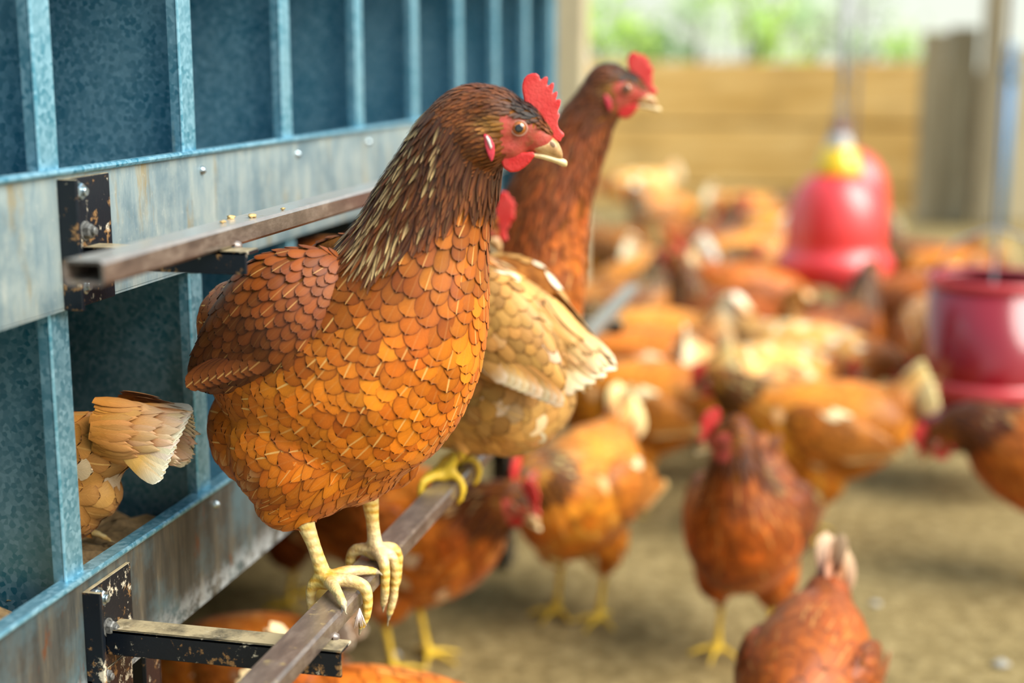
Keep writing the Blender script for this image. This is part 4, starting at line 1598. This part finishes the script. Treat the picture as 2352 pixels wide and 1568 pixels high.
# ---- second hen on the lower perch, its neck stretched up
LOC = (PX, 1.605, PZ)
RZ = math.radians(2)
fr = Frame(LOC, RZ)
ex, ez, et = fr.xz(1440, 203)
spine = [fr.s(985, 760, 62), fr.s(1040, 755, 105), fr.s(1110, 750, 132), fr.s(1180, 735, 140), fr.s(1215, 672, 128), fr.s(1232, 590, 114),
         fr.s(1248, 510, 104), fr.s(1274, 425, 90), fr.s(1318, 345, 70), fr.s(1352, 275, 60), fr.s(1385, 228, 54)]
lg = standing_legs(0.034, 0.0, 0.075, 'perch', hock=(-0.012, 0.055))
h2 = build_hen('hen', LOC, RZ, spine, 4.6, 9.0, ((ex, 0, ez), math.radians(6), math.radians(2)), lg,
               [((-0.02, 0.04, 0.075), (0.04, 0.033, 0.05), 0), ((-0.02, -0.04, 0.075), (0.04, 0.033, 0.05), 0)],
               [((-0.045, -0.062, 0.125), (0.075, 0.024, 0.045), 0.5, -1), ((-0.045, 0.062, 0.125), (0.075, 0.024, 0.045), 0.5, 1)],
               ((fr.xz(1010, 760)[0], 0, fr.xz(1010, 760)[1]), (-0.9, -0.1), 0.06, 0.026, 6, 0.7),
               dict(BROWN, breast=srgb(186, 98, 18), breast2=srgb(140, 66, 12), hackle=srgb(112, 52, 14), streak=srgb(150, 78, 24), cap=srgb(96, 46, 16)), fine=1, voxel=0.0032, ysc=0.82, seed=5)
tag(h2, 'dark chestnut hen stretching its neck up behind the front hen', 'hen', 'hens on the lower perch')

# ---- third hen on the lower perch, turned to the nests, its tail towards the yard
LOC = (PX - 0.002, 1.365, PZ)
RZ = math.radians(180)
fr = Frame(LOC, RZ)
ex, ez, et = fr.xz(965, 560)
spine = [fr.s(1300, 800, 42), fr.s(1262, 790, 80), fr.s(1205, 785, 118), fr.s(1150, 770, 140), fr.s(1108, 720, 122), fr.s(1078, 672, 92), fr.s(1052, 628, 68), fr.s(1028, 590, 55), fr.s(1004, 568, 46)]
ext = []
for px, py, r_, ys in ((1165, 905, 142, 0.95), (1205, 900, 118, 0.95), (1100, 925, 118, 0.95), (1035, 960, 70, 0.9)):
    x_, z_, q_, _ = fr.s(px, py, r_)
    ext.append(((x_, 0, z_), (q_, q_ * ys, q_), 0))
kx, kz, _ = fr.xz(1082, 1025)
lg = [dict(hip=(kx - 0.003, s * 0.030, kz + 0.03), hock=(kx, s * 0.030, kz + 0.006), foot=(0.0, s * 0.030, 0.0), r=0.0058, fwd=(1, 0, 0), mode='perch', side=s, toe=0.050, step=0.0026, perch=0.0135) for s in (-1, 1)]
wx_, wz_, _t = fr.xz(1180, 745)
tx_, tz_, _t = fr.xz(1290, 775)
h3 = build_hen('hen', LOC, RZ, spine, 4.7, 7.6, ((ex, 0, ez), math.radians(0), math.radians(-20)), lg, ext,
               [((wx_, 0.060, wz_), (0.078, 0.026, 0.052), math.radians(40), 1), ((wx_, -0.060, wz_), (0.078, 0.026, 0.052), math.radians(40), -1)],
               ((tx_, 0, tz_), (-0.72, -0.70), 0.066, 0.026, 5, 0.30), dict(TAN, tip=srgb(246, 226, 190)), fine=1, voxel=0.003, ysc=0.80, seed=8, leg_mat='leg_yellow', white=0.05)
tag(h3, 'pale tan hen on the lower perch, turned to the nests, tail towards the yard', 'hen', 'hens on the lower perch')

# ---- the hen in the nearest lower nest, only its rear showing
LOC = (-0.66, 1.028, 0.478)
RZ = math.radians(180)
fr = Frame(LOC, RZ)
spine = [fr.s(262, 1010, 62), fr.s(215, 1030, 82), fr.s(150, 1045, 98), fr.s(80, 1050, 105), fr.s(10, 1040, 95), fr.s(-60, 1020, 75), fr.s(-110, 990, 58), fr.s(-140, 960, 48)]
ext = []
for px, py, r_ in ((215, 1130, 62), (150, 1150, 90), (90, 1140, 95), (300, 992, 48), (335, 985, 36)):
    x_, z_, q_, _ = fr.s(px, py, r_)
    ext.append(((x_, 0, z_), (q_, q_ * 0.9, q_), 0))
ex, ez, et = fr.xz(-185, 945)
tx_, tz_, _t = fr.xz(318, 985)
lg = standing_legs(0.026, fr.xz(140, 1150)[0], 0.045, 'flat', hock=(-0.01, 0.035), toe=0.042)
wx_, wz_, _t = fr.xz(150, 1010)
h4 = build_hen('hen', LOC, RZ, spine, 4.8, 6.7, ((ex, 0, ez), 0, math.radians(-15)), lg, ext,
               [],
               ((tx_, 0, tz_), (-0.95, -0.08), 0.052, 0.022, 12, 0.75), dict(TAN, back=srgb(210, 140, 62), breast=srgb(206, 136, 60), breast2=srgb(190, 120, 48)), fine=1, voxel=0.003, ysc=0.78, seed=12, white=0.06)
tag(h4, 'pale tan hen inside the lower nest, only its white tipped tail sticking out', 'hen')

# ---- the flock on the ground: four postures, then copies of them
def yard(name, spine, i_n, i_h, head, tail, pal, seed, white=0.0, pitch=0.12, wz=0.215):
    ex_ = [((-0.008, s * 0.042, 0.135), (0.05, 0.036, 0.058), 0) for s in (-1, 1)] + [((tail[0][0] + 0.01, 0, tail[0][2] - 0.012), (0.055, 0.036, 0.042), -0.5)]
    return build_hen('hen', (0, 0, 0), 0.0, spine, i_n, i_h, head, standing_legs(0.038, 0.0, 0.12, 'flat', hock=(-0.018, 0.085), r=0.0062, toe=0.058, step=0.0035), ex_,
                     [((-0.03, s * 0.074, wz), (0.108, 0.026, 0.058), pitch, s) for s in (-1, 1)], tail, pal, fine=0, voxel=0.0042, ysc=0.88, seed=seed, leg_mat='leg_yellow', white=white)


ALERT = yard('alert', [(-0.125, 0.225, 0.045), (-0.085, 0.215, 0.075), (-0.03, 0.205, 0.095), (0.03, 0.205, 0.098), (0.072, 0.228, 0.082), (0.097, 0.265, 0.058), (0.110, 0.302, 0.045), (0.120, 0.336, 0.036), (0.131, 0.362, 0.028)], 4.6, 7.6,
             ((0.155, 0, 0.368), 0, -0.05), ((-0.13, 0, 0.262), (-0.80, 0.60), 0.10, 0.034, 7, 0.9), dict(BROWN, tip=srgb(214, 160, 92)), 21)
WALK = yard('walk', [(-0.13, 0.235, 0.045), (-0.085, 0.222, 0.078), (-0.03, 0.208, 0.096), (0.03, 0.205, 0.096), (0.080, 0.222, 0.078), (0.115, 0.243, 0.057), (0.143, 0.263, 0.044), (0.163, 0.277, 0.036), (0.180, 0.287, 0.029)], 4.4, 7.4,
            ((0.205, 0, 0.288), 0, -0.12), ((-0.135, 0, 0.27), (-0.74, 0.67), 0.10, 0.034, 7, 0.9), dict(BROWN, breast=srgb(212, 126, 36), back=srgb(196, 112, 34), wing=srgb(176, 98, 34), belly=srgb(160, 84, 24), tip=srgb(240, 208, 160)), 22, 0.04)
FORAGE = yard('forage', [(-0.13, 0.258, 0.045), (-0.085, 0.242, 0.078), (-0.03, 0.222, 0.097), (0.03, 0.210, 0.096), (0.082, 0.208, 0.076), (0.122, 0.202, 0.056), (0.152, 0.188, 0.044), (0.174, 0.166, 0.035), (0.190, 0.142, 0.028)], 4.4, 7.4,
              ((0.206, 0, 0.116), 0, -1.0), ((-0.135, 0, 0.295), (-0.66, 0.75), 0.10, 0.034, 7, 0.9), dict(BROWN, breast=srgb(208, 120, 34), back=srgb(188, 104, 32), wing=srgb(160, 88, 30), tip=srgb(246, 226, 196)), 23, 0.015, 0.0, 0.225)
LOOK = yard('look', [(-0.125, 0.220, 0.045), (-0.085, 0.212, 0.075), (-0.03, 0.205, 0.095), (0.03, 0.210, 0.098), (0.066, 0.236, 0.080), (0.086, 0.274, 0.058), (0.096, 0.310, 0.045), (0.100, 0.340, 0.036), (0.102, 0.362, 0.028)], 4.6, 7.6,
            ((0.108, -0.020, 0.366), math.radians(-72), -0.05), ((-0.13, 0, 0.240), (-0.90, 0.40), 0.09, 0.034, 7, 0.9), dict(BROWN, breast=srgb(190, 98, 22), breast2=srgb(140, 66, 12), tip=srgb(170, 100, 50)), 27)
STOOP = yard('stoop', [(-0.13, 0.245, 0.045), (-0.085, 0.232, 0.078), (-0.03, 0.215, 0.096), (0.03, 0.210, 0.096), (0.085, 0.220, 0.076), (0.122, 0.242, 0.054), (0.152, 0.258, 0.043), (0.176, 0.258, 0.036), (0.194, 0.248, 0.029)], 4.2, 7.2,
             ((0.218, 0, 0.232), 0, -0.55), ((-0.135, 0, 0.28), (-0.70, 0.70), 0.10, 0.034, 7, 0.9), dict(BROWN, breast=srgb(200, 112, 30), back=srgb(190, 108, 34), wing=srgb(150, 80, 26), tip=srgb(236, 200, 150)), 26)
PALE = yard('pale', [(-0.13, 0.235, 0.045), (-0.085, 0.222, 0.078), (-0.03, 0.208, 0.096), (0.03, 0.205, 0.096), (0.080, 0.215, 0.078), (0.118, 0.225, 0.057), (0.148, 0.232, 0.044), (0.170, 0.232, 0.036), (0.188, 0.226, 0.029)], 4.4, 7.4,
            ((0.212, 0, 0.216), 0, -0.35), ((-0.135, 0, 0.27), (-0.74, 0.67), 0.11, 0.036, 7, 0.9), dict(TAN, breast=srgb(226, 150, 62), back=srgb(236, 172, 86), wing=srgb(222, 160, 84)), 24, 0.14)


def dup(root):
    r = root.copy()
    COL.objects.link(r)
    for ch in root.children:
        c = ch.copy()
        COL.objects.link(c)
        c.parent = r
        c.matrix_parent_inverse = ch.matrix_parent_inverse.copy()
        for g_ in ch.children:
            d = g_.copy()
            COL.objects.link(d)
            d.parent = c
    return r


used = set()


def hen(proto, x, y, deg, label, col=(1, 1, 1), sc=1.0, z=0.0):
    o = proto if id(proto) not in used else dup(proto)
    used.add(id(proto))
    o.location = (x, y, z)
    o.rotation_euler = (0, 0, math.radians(deg))
    o.scale = (sc, sc, sc)
    tint(o, col)
    tag(o, label, 'hen', 'hens on the ground')
    return o


LIT, OR, SHADED = (1.50, 2.0, 2.5), (1.2, 1.35, 1.1), (0.40, 0.30, 0.25)  # bright far yard and gloom under the boxes are put into these tints
# near, by the perch
hen(WALK, -0.382, 2.140, -104, 'hen facing the camera below the pale tan hen on the perch', OR)
hen(LOOK, -0.112, 2.050, -97, 'dark chestnut hen standing upright in front, facing left, red comb lit', (0.95, 0.82, 0.7))
hen(FORAGE, -0.013, 1.550, -100, 'nearest hen at the bottom edge, seen from behind with raised white tail', (0.72, 0.58, 0.48), sc=0.84)
hen(WALK, -0.021, 2.620, 178, 'golden hen standing broadside behind the upright dark chestnut hen', OR)
hen(STOOP, 0.405, 2.460, 181, 'hen at the right edge lowering its head under the crimson feeder', (1.0, 0.85, 0.7), sc=1.04)
hen(WALK, -0.377, 2.720, 176, 'orange hen with white wing spot, left of the upright dark chestnut hen', OR)
# middle of the yard
hen(ALERT, 0.005, 3.495, 55, 'hen with raised red comb between the drinker and the golden hen', (0.9, 0.85, 0.8))
hen(FORAGE, -0.218, 4.050, 15, 'orange hen feeding in front of the red drinker, at its left', (1.2, 1.1, 0.8))
hen(PALE, -0.049, 3.212, -18, 'cream backed hen just above the golden hen', (1.1, 1.1, 1.1))
hen(PALE, -0.137, 2.954, 38, 'hen showing a pale tail behind the comb of the upright dark hen', (1.0, 0.95, 0.85))
hen(WALK, -0.423, 3.323, 172, 'golden hen with bright white tail beyond the end of the lower perch', LIT)
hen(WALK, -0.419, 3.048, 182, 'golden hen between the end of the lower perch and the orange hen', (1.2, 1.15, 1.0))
hen(FORAGE, -0.556, 4.200, 188, 'orange hen feeding behind the end of the lower perch', LIT)
hen(ALERT, -0.789, 5.000, 160, 'hen partly hidden by the neck of the dark chestnut perching hen', LIT)
hen(ALERT, -0.664, 5.500, 150, 'upright hen far back at left, under the middle of the wall', LIT)
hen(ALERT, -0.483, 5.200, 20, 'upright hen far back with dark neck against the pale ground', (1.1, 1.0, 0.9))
hen(FORAGE, -0.328, 4.800, 195, 'feeding hen with pale tail, left of the red drinker', LIT)
hen(WALK, -0.230, 5.500, 185, 'hen far back, its tail just left of the drinker', LIT)
hen(ALERT, 0.269, 4.833, 170, 'upright hen just right of the red drinker', (1.15, 1.05, 0.9))
hen(WALK, 0.329, 4.600, 176, 'brown hen standing broadside right of the red drinker', OR)
hen(FORAGE, 0.026, 5.067, 160, 'hen under the far side of the red drinker', OR)
hen(FORAGE, 0.204, 3.965, 150, 'hen feeding below the right rim of the red drinker', (1.0, 0.9, 0.8))
hen(PALE, -1.040, 7.600, 190, 'pale hen farthest back, close to the sleeper wall', (1.3, 1.3, 1.2))
hen(WALK, -0.452, 4.450, 10, 'orange hen in the crowd left of the drinker, facing right', LIT)
hen(FORAGE, -0.733, 6.285, 40, 'small far hen bending down before the sleeper wall', LIT)
hen(ALERT, -0.571, 3.747, 20, 'golden hen right behind the second perching hen', LIT)
hen(ALERT, -0.266, 3.604, 165, 'orange hen in the thick of the flock, left of the feeding ones', (1.2, 1.1, 0.85))
hen(WALK, -0.376, 6.415, 5, 'small far hen walking right, left of the drinker dome', LIT)
hen(PALE, 0.244, 3.637, 100, 'pale hen behind the broadside golden hen, beside the feeder', (1.0, 0.9, 0.8))
# under the nest boxes
hen(WALK, -0.590, 1.900, -25, 'tan hen standing under the nest boxes, its yellow legs in view', (0.95, 0.85, 0.8))
hen(FORAGE, -0.676, 1.500, 175, 'hen with white feathers under the lower bracket, at the bottom edge', (1.1, 1.1, 1.1), sc=0.72)
hen(FORAGE, -0.421, 1.330, 10, 'hen whose orange back shows at the bottom edge below the perch', (1.3, 1.2, 1.0), sc=0.80)
hen(ALERT, -0.840, 2.100, 160, 'hen darkened for the gloom under the nest boxes, behind the front hen feet', SHADED, sc=0.9)
hen(WALK, -0.950, 1.720, 170, 'shade-tinted hen deep under the nest boxes at left', SHADED)
hen(FORAGE, -0.980, 2.450, 40, 'shade-tinted hen far under the nest boxes behind the rail', SHADED)
# sitting in a nest further on, its head out
hs = build_hen('hen', (-0.585, 1.478, 0.474), 0.0, [(-0.12, 0.125, 0.045), (-0.08, 0.125, 0.070), (-0.02, 0.125, 0.085), (0.03, 0.130, 0.085), (0.080, 0.150, 0.066), (0.115, 0.180, 0.050), (0.145, 0.215, 0.040), (0.170, 0.238, 0.034), (0.190, 0.246, 0.028)], 4.2, 7.2,
               ((0.213, 0, 0.238), 0, -0.5), standing_legs(0.03, 0, 0.06, 'flat', hock=(-0.02, 0.04), toe=0.045, step=0.0035), (), [((-0.03, s * 0.060, 0.135), (0.09, 0.02, 0.048), 0.08, s) for s in (-1, 1)],
               ((-0.12, 0, 0.135), (-1.0, 0.1), 0.07, 0.03, 5, 0.5), dict(BROWN), fine=0, voxel=0.0042, ysc=0.86, seed=31)
tag(hs, 'hen sitting in a lower nest, red comb beside the front hen neck', 'hen')
litter_bed(DIV[5], 0.425, 'brown litter bedding under the hen that looks out of its nest', 0.045)
